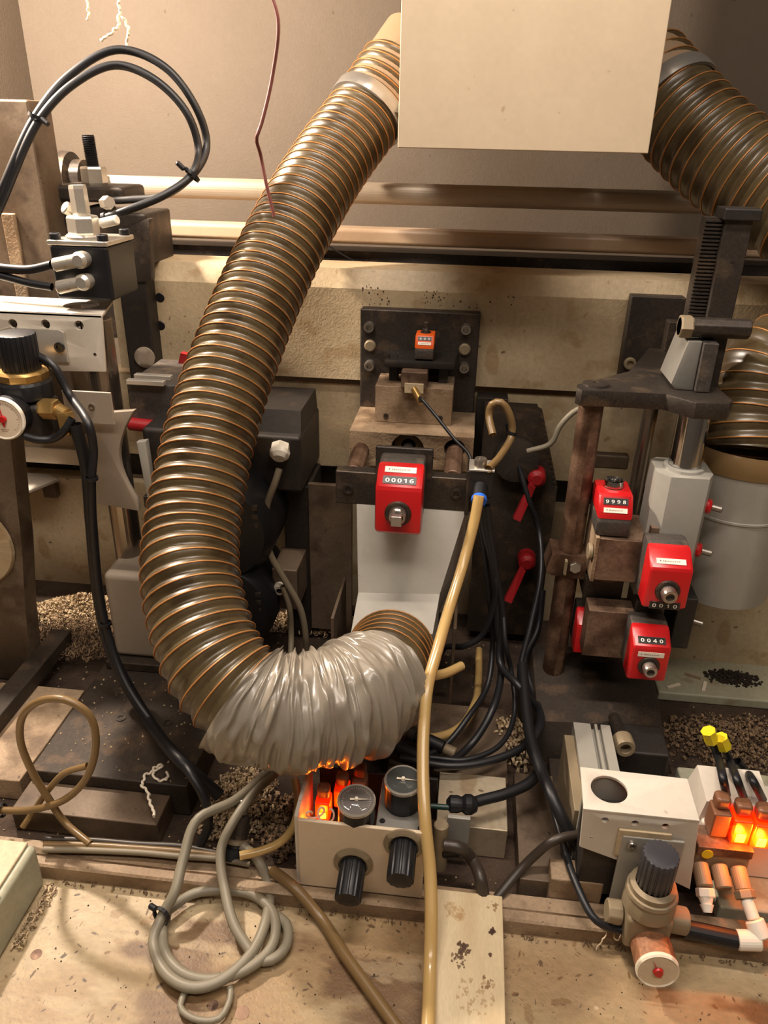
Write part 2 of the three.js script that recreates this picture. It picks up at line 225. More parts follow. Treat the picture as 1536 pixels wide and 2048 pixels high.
// ------------------------------------------------------------------ paths of hoses, tubes and cables (metres)
const PATH = {
  hose: [[-0.119, 0.777, -1.182], [-0.15, 0.73, -1.148], [-0.193, 0.665, -1.082], [-0.224, 0.601, -1.005], [-0.248, 0.538, -0.938], [-0.262, 0.487, -0.881], [-0.275, 0.425, -0.814], [-0.28, 0.369, -0.754], [-0.278, 0.318, -0.698], [-0.268, 0.288, -0.656], [-0.247, 0.256, -0.616], [-0.219, 0.227, -0.584], [-0.181, 0.204, -0.568], [-0.134, 0.193, -0.576], [-0.094, 0.188, -0.603], [-0.071, 0.179, -0.657], [-0.064, 0.161, -0.729]],
  hoseR: [[0.198, 0.772, -1.14], [0.229, 0.735, -1.096], [0.275, 0.69, -1.046], [0.324, 0.653, -1.002], [0.381, 0.62, -0.963]],
  hoseD: [[0.333, 0.373, -0.884], [0.336, 0.412, -0.904], [0.354, 0.46, -0.93], [0.395, 0.506, -0.967]],
  loopA: [[-0.582, 0.583, -0.9], [-0.547, 0.63, -0.9], [-0.506, 0.709, -0.93], [-0.472, 0.753, -0.96], [-0.421, 0.78, -0.98], [-0.366, 0.763, -0.98], [-0.332, 0.72, -0.98], [-0.324, 0.684, -0.98], [-0.331, 0.655, -0.95], [-0.358, 0.632, -0.92], [-0.399, 0.615, -0.9], [-0.423, 0.607, -0.9]],
  loopB: [[-0.586, 0.566, -0.9], [-0.549, 0.617, -0.9], [-0.499, 0.706, -0.925], [-0.462, 0.745, -0.95], [-0.421, 0.764, -0.97], [-0.376, 0.75, -0.97], [-0.341, 0.716, -0.97], [-0.331, 0.678, -0.97], [-0.333, 0.653, -0.945], [-0.366, 0.631, -0.95], [-0.436, 0.619, -1], [-0.481, 0.615, -1.02]],
  elbA: [[-0.471, 0.56, -0.85], [-0.498, 0.554, -0.85], [-0.522, 0.554, -0.85], [-0.557, 0.557, -0.85]],
  elbB: [[-0.475, 0.536, -0.85], [-0.501, 0.539, -0.85], [-0.524, 0.544, -0.85], [-0.558, 0.551, -0.85]],
  hoseA: [[-0.419, 0.41, -0.75], [-0.414, 0.362, -0.75], [-0.419, 0.293, -0.75], [-0.426, 0.183, -0.75], [-0.409, 0.117, -0.73], [-0.358, 0.063, -0.69], [-0.27, 0.1, -0.585], [-0.232, 0.06, -0.583]],
  hoseB: [[-0.472, 0.472, -0.79], [-0.453, 0.464, -0.785], [-0.436, 0.432, -0.78], [-0.398, 0.414, -0.74], [-0.397, 0.385, -0.74], [-0.402, 0.351, -0.735], [-0.412, 0.262, -0.735], [-0.414, 0.158, -0.735], [-0.388, 0.097, -0.71], [-0.335, 0.06, -0.67], [-0.257, 0.1, -0.572], [-0.238, 0.08, -0.557], [-0.235, 0.05, -0.552], [-0.242, 0.03, -0.543]],
  loopsmall: [[-0.473, 0.396, -0.74], [-0.459, 0.393, -0.74], [-0.445, 0.393, -0.745], [-0.429, 0.404, -0.745], [-0.421, 0.416, -0.75]],
  wire: [[-0.206, 0.818, -0.84], [-0.199, 0.794, -0.84], [-0.209, 0.749, -0.85], [-0.223, 0.705, -0.85], [-0.228, 0.694, -0.85], [-0.23, 0.677, -0.87], [-0.225, 0.648, -0.87], [-0.218, 0.617, -0.87]],
  string1: [[-0.459, 0.835, -1], [-0.459, 0.823, -1], [-0.461, 0.811, -1]],
  string2: [[-0.421, 0.835, -1], [-0.422, 0.816, -1], [-0.43, 0.801, -1], [-0.44, 0.796, -1], [-0.448, 0.79, -1]],
  string3: [[-0.422, 0.815, -1], [-0.416, 0.811, -1], [-0.413, 0.802, -1], [-0.416, 0.794, -1], [-0.417, 0.786, -1]],
  gray1: [[-0.23, 0.311, -0.89], [-0.235, 0.294, -0.885], [-0.247, 0.261, -0.885], [-0.252, 0.223, -0.885], [-0.246, 0.186, -0.885], [-0.23, 0.152, -0.885], [-0.208, 0.105, -0.885], [-0.201, 0.059, -0.885], [-0.202, 0.016, -0.885], [-0.2, 0.01, -0.804]],
  gray2: [[-0.231, 0.138, -0.885], [-0.223, 0.104, -0.885], [-0.222, 0.057, -0.885], [-0.217, 0.02, -0.848]],
  tubeMain: [[0.024, 0.333, -0.8], [0.021, 0.307, -0.79], [0.011, 0.264, -0.76], [-0, 0.235, -0.72], [-0.009, 0.217, -0.67], [-0.017, 0.195, -0.63], [-0.018, 0.168, -0.6], [-0.016, 0.144, -0.57], [-0.01, 0.114, -0.53], [-0.002, 0.083, -0.5], [0.002, 0.06, -0.471], [0.004, 0.037, -0.439], [0.006, 0.037, -0.38]],
  tubeUp: [[0.037, 0.378, -0.88], [0.031, 0.396, -0.9], [0.034, 0.41, -0.9], [0.045, 0.412, -0.9], [0.056, 0.397, -0.9], [0.061, 0.373, -0.9], [0.048, 0.356, -0.87], [0.033, 0.354, -0.83]],
  sensor: [[-0.055, 0.403, -0.93], [-0.035, 0.387, -0.915], [-0.008, 0.365, -0.89], [0.011, 0.353, -0.87], [0.014, 0.336, -0.85]],
  yel2: [[-0.017, 0.182, -0.66], [-0.001, 0.18, -0.67], [0.017, 0.177, -0.69]],
  yel3: [[0.046, 0.03, -0.925], [0.045, 0.03, -0.845], [0.039, 0.05, -0.779], [0.025, 0.05, -0.74], [0.004, 0.05, -0.719], [-0.022, 0.05, -0.711], [-0.043, 0.04, -0.729]],
  blkA: [[0.03, 0.312, -0.82], [0.035, 0.28, -0.82], [0.048, 0.233, -0.82], [0.061, 0.146, -0.82], [0.07, 0.092, -0.8], [0.059, 0.077, -0.74], [0.035, 0.05, -0.706], [0.006, 0.05, -0.674], [-0.041, 0.05, -0.684]],
  blkB: [[0.034, 0.312, -0.82], [0.04, 0.28, -0.82], [0.052, 0.226, -0.82], [0.067, 0.155, -0.82], [0.067, 0.104, -0.8], [0.091, 0.099, -0.76], [0.119, 0.06, -0.759], [0.098, 0.06, -0.704], [0.057, 0.06, -0.673], [0.012, 0.06, -0.659], [-0.045, 0.06, -0.664]],
  blkC: [[-0.009, 0.078, -0.84], [-0.003, 0.091, -0.84], [0.022, 0.11, -0.82], [0.043, 0.129, -0.82], [0.055, 0.183, -0.82], [0.052, 0.219, -0.82], [0.04, 0.249, -0.84]],
  blkD: [[0.059, 0.36, -0.97], [0.076, 0.311, -0.97], [0.095, 0.263, -0.95], [0.113, 0.219, -0.95], [0.117, 0.177, -0.9], [0.107, 0.124, -0.86], [0.096, 0.072, -0.82], [0.108, 0.034, -0.76], [0.118, 0.06, -0.652], [0.131, 0.05, -0.581], [0.139, 0.05, -0.534], [0.155, 0.042, -0.5], [0.18, 0.031, -0.5], [0.194, 0.039, -0.5]],
  blkG: [[0.028, 0.282, -0.84], [0.037, 0.242, -0.84], [0.049, 0.176, -0.83], [0.058, 0.108, -0.83], [0.054, 0.075, -0.79], [0.033, 0.067, -0.74], [0.005, 0.05, -0.702], [-0.028, 0.05, -0.673]],
  blkH: [[0.048, 0.234, -0.83], [0.064, 0.178, -0.83], [0.072, 0.131, -0.8], [0.082, 0.094, -0.8], [0.088, 0.064, -0.76], [0.069, 0.06, -0.7], [0.029, 0.06, -0.671], [-0.011, 0.06, -0.669]],
  blkI: [[0.126, 0.136, -0.93], [0.122, 0.09, -0.9], [0.105, 0.067, -0.86], [0.118, 0.05, -0.8], [0.115, 0.08, -0.718], [0.101, 0.08, -0.675], [0.114, 0.07, -0.656]],
  blkE: [[0.115, 0.07, -0.664], [0.099, 0.07, -0.636], [0.072, 0.07, -0.616], [0.045, 0.07, -0.603], [0.032, 0.07, -0.595]],
  blkF: [[0.095, 0.103, -0.8], [0.1, 0.09, -0.688], [0.109, 0.09, -0.635], [0.119, 0.09, -0.595], [0.134, 0.07, -0.576], [0.148, 0.05, -0.571]],
  grn: [[0.03, 0.07, -0.594], [0.014, 0.07, -0.59], [-0.006, 0.07, -0.589]],
  brnG: [[0.01, 0.06, -0.55], [0.026, 0.06, -0.549], [0.04, 0.04, -0.553], [0.048, 0.04, -0.533], [0.053, 0.02, -0.524]],
  brnH: [[0.148, 0.07, -0.573], [0.12, 0.07, -0.562], [0.093, 0.04, -0.554], [0.066, 0.02, -0.528]],
  yloop: [[-0.474, 0.051, -0.54], [-0.457, 0.052, -0.54], [-0.423, 0.057, -0.54], [-0.381, 0.078, -0.54], [-0.35, 0.116, -0.54], [-0.334, 0.167, -0.54], [-0.337, 0.196, -0.54], [-0.357, 0.211, -0.54], [-0.383, 0.207, -0.54], [-0.405, 0.186, -0.54], [-0.414, 0.154, -0.54], [-0.41, 0.115, -0.54], [-0.403, 0.073, -0.545], [-0.39, 0.038, -0.545], [-0.356, 0.03, -0.529]],
  yloop2: [[-0.436, 0.03, -0.54], [-0.428, 0.042, -0.55], [-0.401, 0.082, -0.55], [-0.381, 0.105, -0.55], [-0.355, 0.118, -0.55]],
  run0: [[-0.404, 0.028, -0.524], [-0.356, 0.028, -0.529], [-0.303, 0.028, -0.532], [-0.261, 0.028, -0.534], [-0.218, 0.028, -0.534], [-0.187, 0.028, -0.534]],
  run1: [[-0.401, 0.028, -0.518], [-0.353, 0.028, -0.523], [-0.301, 0.028, -0.527], [-0.259, 0.028, -0.528], [-0.217, 0.028, -0.53], [-0.185, 0.028, -0.528]],
  run2: [[-0.407, 0.028, -0.53], [-0.359, 0.028, -0.535], [-0.305, 0.028, -0.537], [-0.263, 0.028, -0.54], [-0.22, 0.028, -0.537], [-0.188, 0.028, -0.54]],
  gA: [[-0.18, 0.06, -0.642], [-0.21, 0.07, -0.57], [-0.241, 0.07, -0.539], [-0.246, 0.05, -0.507], [-0.247, 0.035, -0.482], [-0.255, 0.02, -0.468], [-0.257, 0.012, -0.447], [-0.233, 0.012, -0.417], [-0.206, 0.012, -0.408], [-0.183, 0.012, -0.417], [-0.163, 0.012, -0.444], [-0.157, 0.012, -0.478], [-0.163, 0.012, -0.516], [-0.177, 0.03, -0.531], [-0.196, 0.04, -0.54]],
  gB: [[-0.166, 0.07, -0.634], [-0.194, 0.07, -0.579], [-0.208, 0.06, -0.546], [-0.214, 0.045, -0.527], [-0.201, 0.03, -0.494], [-0.184, 0.02, -0.466], [-0.165, 0.012, -0.449]],
  gC: [[-0.255, 0.012, -0.478], [-0.237, 0.012, -0.499], [-0.206, 0.012, -0.507], [-0.175, 0.012, -0.505], [-0.151, 0.012, -0.487], [-0.145, 0.01, -0.458], [-0.16, 0.01, -0.434], [-0.189, 0.01, -0.419], [-0.217, 0.01, -0.42], [-0.241, 0.01, -0.436], [-0.253, 0.01, -0.459], [-0.256, 0.01, -0.479]],
  gD: [[-0.159, 0.008, -0.493], [-0.137, 0.008, -0.481], [-0.133, 0.008, -0.458], [-0.144, 0.008, -0.444], [-0.161, 0.008, -0.443]],
  gE: [[-0.213, 0.006, -0.406], [-0.212, 0.006, -0.393], [-0.194, 0.006, -0.385], [-0.175, 0.006, -0.389], [-0.171, 0.006, -0.407], [-0.174, 0.006, -0.416]],
  floorY: [[-0.162, 0.024, -0.527], [-0.135, 0.024, -0.51], [-0.106, 0.008, -0.493], [-0.076, 0.008, -0.458], [-0.048, 0.008, -0.428], [-0.018, 0.008, -0.396]],
  paleArc: [[-0.159, 0.05, -0.625], [-0.148, 0.05, -0.59], [-0.147, 0.05, -0.56], [-0.156, 0.05, -0.54], [-0.173, 0.05, -0.527], [-0.192, 0.05, -0.519]],
  conn1: [[0.293, 0.1, -0.576], [0.282, 0.13, -0.566]],
  wA: [[0.284, 0.12, -0.595], [0.272, 0.15, -0.586], [0.294, 0.112, -0.66], [0.285, 0.13, -0.66]],
  wB: [[0.3, 0.12, -0.595], [0.285, 0.15, -0.585], [0.308, 0.106, -0.66], [0.299, 0.123, -0.66]],
  wC: [[0.318, 0.12, -0.594], [0.3, 0.15, -0.584], [0.326, 0.095, -0.66], [0.316, 0.106, -0.66]],
  curl: [[-0.305, 0.047, -0.619], [-0.302, 0.047, -0.608], [-0.316, 0.047, -0.61], [-0.322, 0.047, -0.624], [-0.314, 0.047, -0.629], [-0.324, 0.047, -0.616], [-0.328, 0.047, -0.608], [-0.326, 0.047, -0.597], [-0.315, 0.047, -0.588], [-0.309, 0.047, -0.578], [-0.303, 0.047, -0.568], [-0.297, 0.047, -0.559]],
  wireTop: [[-0.22, 0.562, -1.14], [-0.199, 0.549, -1.14], [-0.162, 0.531, -1.14], [-0.141, 0.527, -1.14]],
};

// ------------------------------------------------------------------ the setting
struct('floor', metric(new THREE.BoxGeometry(2.4, 0.02, 0.556).translate(0, -0.01, -0.228)), M.floor);
struct('machine_bed', plainBox([-1.2, 1.2], [-0.06, -0.001], [-1.12, -0.506]), M.bed);
struct('wall_back', plainBox([-2.7, 2.7], [-0.95, 2.5], [-1.65, -1.55]), M.wall);
struct('wall_left', plainBox([-0.92, -0.84], [-0.06, 1.45], [-1.55, -0.85]), M.wall);
struct('hall_floor', plainBox([-2.7, 2.7], [-1.0, -0.9], [-1.65, 2.8]), M.hallFloor);
struct('ceiling', plainBox([-2.7, 2.7], [2.4, 2.5], [-1.65, 2.8]), M.hallWall);
struct('wall_right', plainBox([2.6, 2.7], [-0.95, 2.5], [-1.65, 2.8]), M.hallWall);
struct('wall_side', plainBox([-2.7, -2.6], [-0.95, 2.5], [-1.65, 2.8]), M.hallWall);
struct('wall_front', plainBox([-2.7, 2.7], [-0.95, 2.5], [2.7, 2.8]), M.hallWall);
{ // raised rail along the front of the bed, with a groove
  struct('trim_1', prismG([[-0.535, -0.001], [-0.506, -0.001], [-0.506, 0.017], [-0.508, 0.019], [-0.517, 0.019], [-0.5175, 0.0165], [-0.519, 0.0165], [-0.5195, 0.019], [-0.535, 0.019]], 'x', -1.2, 1.2, 0), M.creamDirty);
}
{ // cream cross beam with a chamfered upper edge
  const b = struct('trim_2', prismG([[-1.13, 0.386], [-1.05, 0.386], [-1.05, 0.512], [-1.064, 0.536], [-1.13, 0.536]], 'x', -0.50, 1.2, 0), M.cream);
  for (const [x, y] of [[-0.4305, 0.489], [-0.434, 0.450]]) { const h = mesh(b, 'bolt_hole', latheG([x, y, -1.0505], [0, 0, 1], [[0, 0.0012], [0.0058, 0.0012], [0.0066, 0.0005]], 20), M.black); }
}
struct('trim_3', boxG([-0.7, 1.2], [0.556, 0.578], [-1.19, -1.15], 0.006), M.rail);
struct('trim_4', plainBox([-0.7, 1.2], [0.40, 0.545], [-1.22, -1.165]), M.darkPlate);
struct('trim_5', plainBox([-0.80, 0.30], [0.247, 0.376], [-1.10, -1.06]), M.cream);
struct('trim_6', plainBox([-0.80, 0.30], [-0.001, 0.196], [-1.10, -1.062]), M.cream);
struct('trim_7', boxG([-0.80, 0.30], [0.19, 0.26], [-1.13, -1.095], 0.001), M.blackDust);
{ // right-hand panel and its grey-green ledge
  struct('trim_8', plainBox([0.30, 1.2], [-0.001, 0.355], [-1.0, -0.968]), M.cream);
  struct('trim_9', boxG([0.295, 1.2], [-0.001, 0.014], [-0.969, -0.885], 0.003), M.greyGreen);
  struct('trim_10', boxG([0.285, 1.2], [-0.001, 0.022], [-0.735, -0.545], 0.003), M.greyGreen);
}

// ------------------------------------------------------------------ hall lamps and the work lamp
for (const [x, z, where] of [[-0.55, 0.55, 'left'], [0.75, 0.55, 'right']]) {
  const g = thing('ceiling_lamp', `long flat lamp under the hall ceiling, the ${where} one behind the viewer`, 'lamp', 'hall lamps');
  bx(g, 'housing', M.white, [x - 0.62, x + 0.62], [2.34, 2.4], [z - 0.17, z + 0.17], 0.006);
  mesh(g, 'diffuser', plainBox([x - 0.6, x + 0.6], [2.336, 2.34], [z - 0.15, z + 0.15]), std(0xffffff, 0.6, 0, { emissive: HALL.color, emissiveIntensity: 2 }));
  const l = new THREE.RectAreaLight(HALL.color, HALL.power, 1.2, 0.3); l.position.set(x, 2.33, z); l.lookAt(x, 0, z); l.name = 'hall_light'; g.add(l);
}
{
  const g = thing('work_lamp', 'bare bulb work lamp on the left machine cheek above the column', 'lamp'), p = LAMP.pos;
  lathe(g, 'bulb', std(0xfff4e6, 0.4, 0, { emissive: LAMP.color, emissiveIntensity: 6 }), [p[0], p[1] - 0.03, p[2]], [0, 1, 0], [[0, 0], [0.012, 0.002], [0.024, 0.014], [0.028, 0.030], [0.024, 0.044], [0.015, 0.056], [0.013, 0.066]], 28);
  lathe(g, 'socket', M.black, [p[0], p[1] + 0.034, p[2]], [0, 1, 0], [[0, 0], [0.015, 0], [0.018, 0.004], [0.018, 0.034], [0.012, 0.04], [0, 0.04]], 24);
  rod(g, 'arm', M.steel, [p[0], p[1] + 0.06, p[2]], [-0.84, p[1] + 0.08, p[2]], 0.007);
  const l = new THREE.PointLight(LAMP.color, LAMP.power, 0, 2); l.position.set(...p); l.castShadow = true; l.shadow.radius = 1.3; l.name = 'work_light'; g.add(l);
}
{
  const g = thing('tube_lamp', 'long tube lamp above the front of the machine', 'lamp'), [x, y, z] = TUBE.pos, L = TUBE.len / 2, W = TUBE.wid / 2;
  prism(g, 'reflector', M.white, [[z - W - 0.012, y], [z - W - 0.008, y], [z - W * 0.6, y + 0.03], [z + W * 0.6, y + 0.03], [z + W + 0.008, y], [z + W + 0.012, y], [z + W * 0.7, y + 0.036], [z - W * 0.7, y + 0.036]], 'x', x - L - 0.01, x + L + 0.01, 0);
  mesh(g, 'tube', rodG([x - L, y + 0.016, z], [x + L, y + 0.016, z], 0.013), std(0xffffff, 0.5, 0, { emissive: TUBE.color, emissiveIntensity: 4 }));
  for (const s of [-1, 1]) rod(g, 'hanger', M.steel, [x + s * L * 0.8, y + 0.034, z], [x + s * L * 0.8, 2.4, z], 0.004);
  const l = new THREE.RectAreaLight(TUBE.color, TUBE.power, TUBE.len, TUBE.wid); l.position.set(x, y - 0.002, z); l.lookAt(x, y - 1, z); l.name = 'tube_light'; g.add(l);
}

// ------------------------------------------------------------------ extraction box and the three ribbed hoses
{
  const g = thing('extraction_box', 'large plain cream sheet-metal box hanging at the top', 'duct box');
  bx(g, 'casing', M.creamBox, [-0.083, 0.161], [0.688, 1.30], [-1.315, -0.852], 0.002);
  bx(g, 'front_panel', M.creamBox, [-0.0835, 0.1615], [0.6875, 1.30], [-0.852, -0.849], 0.001);
}
const PITCH = 0.0145;
function ribbedHose(name, label, pts, R, from = 0, pitch = PITCH) {
  const g = thing(name, label, 'hose'), c = curveOf(pts), L = c.getLength(), turns = L / pitch, n = Math.round(turns * 10);
  const crest = (u, a) => { const ph = u * turns - a / (Math.PI * 2), f = ph - Math.floor(ph), q = Math.min(f, 1 - f) * 2; return R - R * 0.085 * (1 - Math.pow(1 - q, 1.8)) + R * 0.03 * Math.sin(Math.PI * q); };
  mesh(g, 'film', sweep(c, n, 56, crest), M.film);
  const F = frames(c, n), pts2 = [], steps = Math.round(turns * 36);
  for (let i = 0; i <= steps; i++) { const u = i / steps, a = (u * turns) * Math.PI * 2, k = Math.min(n - 1, Math.floor(u * n)), w = u * n - k; const P = F.P[k].clone().lerp(F.P[k + 1], w), N = F.N[k].clone().lerp(F.N[k + 1], w), B = F.B[k].clone().lerp(F.B[k + 1], w); pts2.push(P.addScaledVector(N, Math.cos(a) * (R + 0.0002)).addScaledVector(B, Math.sin(a) * (R + 0.0002))); }
  const wc = new THREE.CatmullRomCurve3(pts2); wc.getPointAt = t => wc.getPoint(t); wc.getTangentAt = t => { const d = 0.5 / steps; return wc.getPoint(Math.min(1, t + d)).sub(wc.getPoint(Math.max(0, t - d))).normalize(); };
  mesh(g, 'wire_helix', new THREE.TubeGeometry(wc, steps, 0.001, 5), M.copper);
  return { g, c, L };
}
{
  const { g, c } = ribbedHose('exhaust_hose', 'amber ribbed hose curving down from the box to a taped U-bend', PATH.hose, 0.05);
  // rigid spigot and metal clamp at the upper end
  const p0 = c.getPointAt(0), t0 = c.getTangentAt(0), pc = c.getPointAt(0.055), tc = c.getTangentAt(0.055);
  rod(g, 'spigot', M.duct, p0.clone().addScaledVector(t0, -0.045).toArray(), c.getPointAt(0.05).toArray(), 0.0475, 0.001, 40);
  const cl = lathe(g, 'hose_clamp', M.clamp, pc.toArray(), tc.toArray(), [[0.0495, 0], [0.053, 0], [0.0537, 0.002], [0.0537, 0.015], [0.053, 0.017], [0.0495, 0.017]], 48);
  const sd = new THREE.Vector3(0.5, -0.45, 0.74); sd.addScaledVector(tc, -sd.dot(tc)).normalize(); const q = pc.clone().addScaledVector(sd, 0.055).addScaledVector(tc, 0.009), tang = new THREE.Vector3().crossVectors(tc, sd).normalize();
  mesh(cl, 'screw', hexG(q.clone().addScaledVector(tang, -0.012).toArray(), tang.toArray(), 0.006, 0.024), M.steel);
  // crumpled tape sleeve round the bend
  const a = 0.782, b = 0.925, N = 240, seg = 96, R = rng(77), folds = [];
  for (let i = 0; i < 46; i++) folds.push([R(), R() * Math.PI * 2, 0.25 + R() * 1.3, 0.010 + R() * 0.022, 0.0010 + R() * 0.0034, (R() - 0.5) * 0.12]);
  const sc = new THREE.Curve(); sc.getPoint = t => c.getPointAt(a + (b - a) * t); sc.getPointAt = sc.getPoint; sc.getTangentAt = t => c.getTangentAt(a + (b - a) * t); sc.getLength = () => c.getLength() * (b - a);
  const sleeve = sweep(sc, N, seg, (u, an) => {
    const v = an / (2 * Math.PI), warp = 0.05 * (fbm(u, v, 5, 3, 431) - 0.5), uu = u + warp + 0.035 * Math.sin(an + 0.6);
    const ridge = (pu, pv, seed, k) => 1 - Math.abs(vnoise2(uu, v, pu, pv, seed) * 2 - 1) * k;
    let r = 0.0522 + 0.0050 * Math.max(0, ridge(15, 4, 441, 2.2)) + 0.0030 * Math.max(0, ridge(27, 7, 447, 2.6)) + 0.006 * (fbm(u, v, 4, 2, 453) - 0.35);
    for (const [fu, fa, fw, fs, fh, sk] of folds) { let da = an - fa; da -= Math.round(da / (2 * Math.PI)) * 2 * Math.PI; const du = u - fu - sk * da, k = du / fs; r += fh * (k > 0 ? Math.exp(-k * k * 5) : Math.exp(-k * k * 0.8)) * Math.exp(-((da / fw) ** 2)); }
    return r;
  });
  mesh(g, 'tape_sleeve', sleeve, M.tape);
}
{
  const pts = [...PATH.hoseR, [0.50, 0.603, -0.94], [0.61, 0.60, -0.93], [0.685, 0.565, -0.93], [0.70, 0.50, -0.93], [0.64, 0.45, -0.935], [0.55, 0.455, -0.945], [0.45, 0.492, -0.95], ...PATH.hoseD.slice(0, 3).reverse()];
  const { g, c } = ribbedHose('exhaust_hose', 'amber ribbed hose from the box running off right and back to the grey pipe', pts, 0.0575, 0, 0.0165);
  const L = c.getLength(), pc = c.getPointAt(0.05 / L), tc = c.getTangentAt(0.05 / L), e = c.getPointAt(0.055 / L);
  rod(g, 'spigot', M.duct, [0.150, 0.812, -1.175], e.toArray(), 0.0555, 0.001, 40);
  lathe(g, 'hose_clamp', M.clamp, pc.toArray(), tc.toArray(), [[0.057, 0], [0.0605, 0], [0.061, 0.002], [0.061, 0.018], [0.0605, 0.02], [0.057, 0.02]], 48);
  const p = c.getPointAt(1);
  lathe(g, 'cuff', M.tubeAmber, [p.x, p.y - 0.02, p.z], [0.05, 1, -0.1], [[0.0535, 0], [0.058, 0], [0.0588, 0.004], [0.0588, 0.022], [0.057, 0.026]], 48);
  const d = thing('suction_pipe', 'grey upright pipe stub below the hose at the right edge', 'pipe');
  lathe(d, 'shell', M.greyPaint, [p.x + 0.004, p.y - 0.185, p.z + 0.004], [-0.02, 1, -0.02], [[0, 0], [0.05, 0], [0.0565, 0.004], [0.0575, 0.01], [0.0575, 0.115], [0.0585, 0.1155], [0.0585, 0.118], [0.0575, 0.1185], [0.0555, 0.19]], 48);
}

// ------------------------------------------------------------------ position counters
const TXT = {};
function digitsTex(txt) {
  if (TXT[txt]) return TXT[txt];
  return TXT[txt] = std(0xffffff, 0.35, 0, { map: print(256, 96, (x, w, h) => { x.fillStyle = '#3a3835'; x.fillRect(0, 0, w, h); const n = txt.length, cw = (w - 24) / n; for (let i = 0; i < n; i++) { x.fillStyle = '#141312'; x.fillRect(12 + i * cw + 3, 10, cw - 6, h - 20); x.fillStyle = '#efece4'; x.font = 'bold 68px sans-serif'; x.textAlign = 'center'; x.textBaseline = 'middle'; x.fillText(txt[i], 12 + (i + 0.5) * cw, h / 2 + 4); } }) });
}
const labelTex = std(0xffffff, 0.4, 0, { map: print(256, 48, (x, w, h) => { x.fillStyle = '#f3ead9'; x.fillRect(0, 0, w, h); x.fillStyle = '#6b5747'; const R = rng(9); let p = 46; x.fillRect(30, 17, 10, 12); for (let i = 0; i < 9; i++) { const b = 6 + R() * 12; x.globalAlpha = 0.35 + 0.5 * R(); x.fillRect(p + 10, 18 + R() * 3, b, 9 + R() * 3); p += b + 5; } x.globalAlpha = 1; }) });
// face plate: quad with thickness; local frame: centre c, right r, up u (unit arrays), size w x h
function plaque(parent, name, mat, c, r, u, w, h, t = 0.0008, side) {
  const g = new THREE.BoxGeometry(w, h, t), n = new THREE.Vector3().crossVectors(V(r), V(u)); const m = new THREE.Matrix4().makeBasis(V(r), V(u), n).setPosition(V(c)); g.applyMatrix4(m);
  const o = mesh(parent, name, g, mat); return o;
}
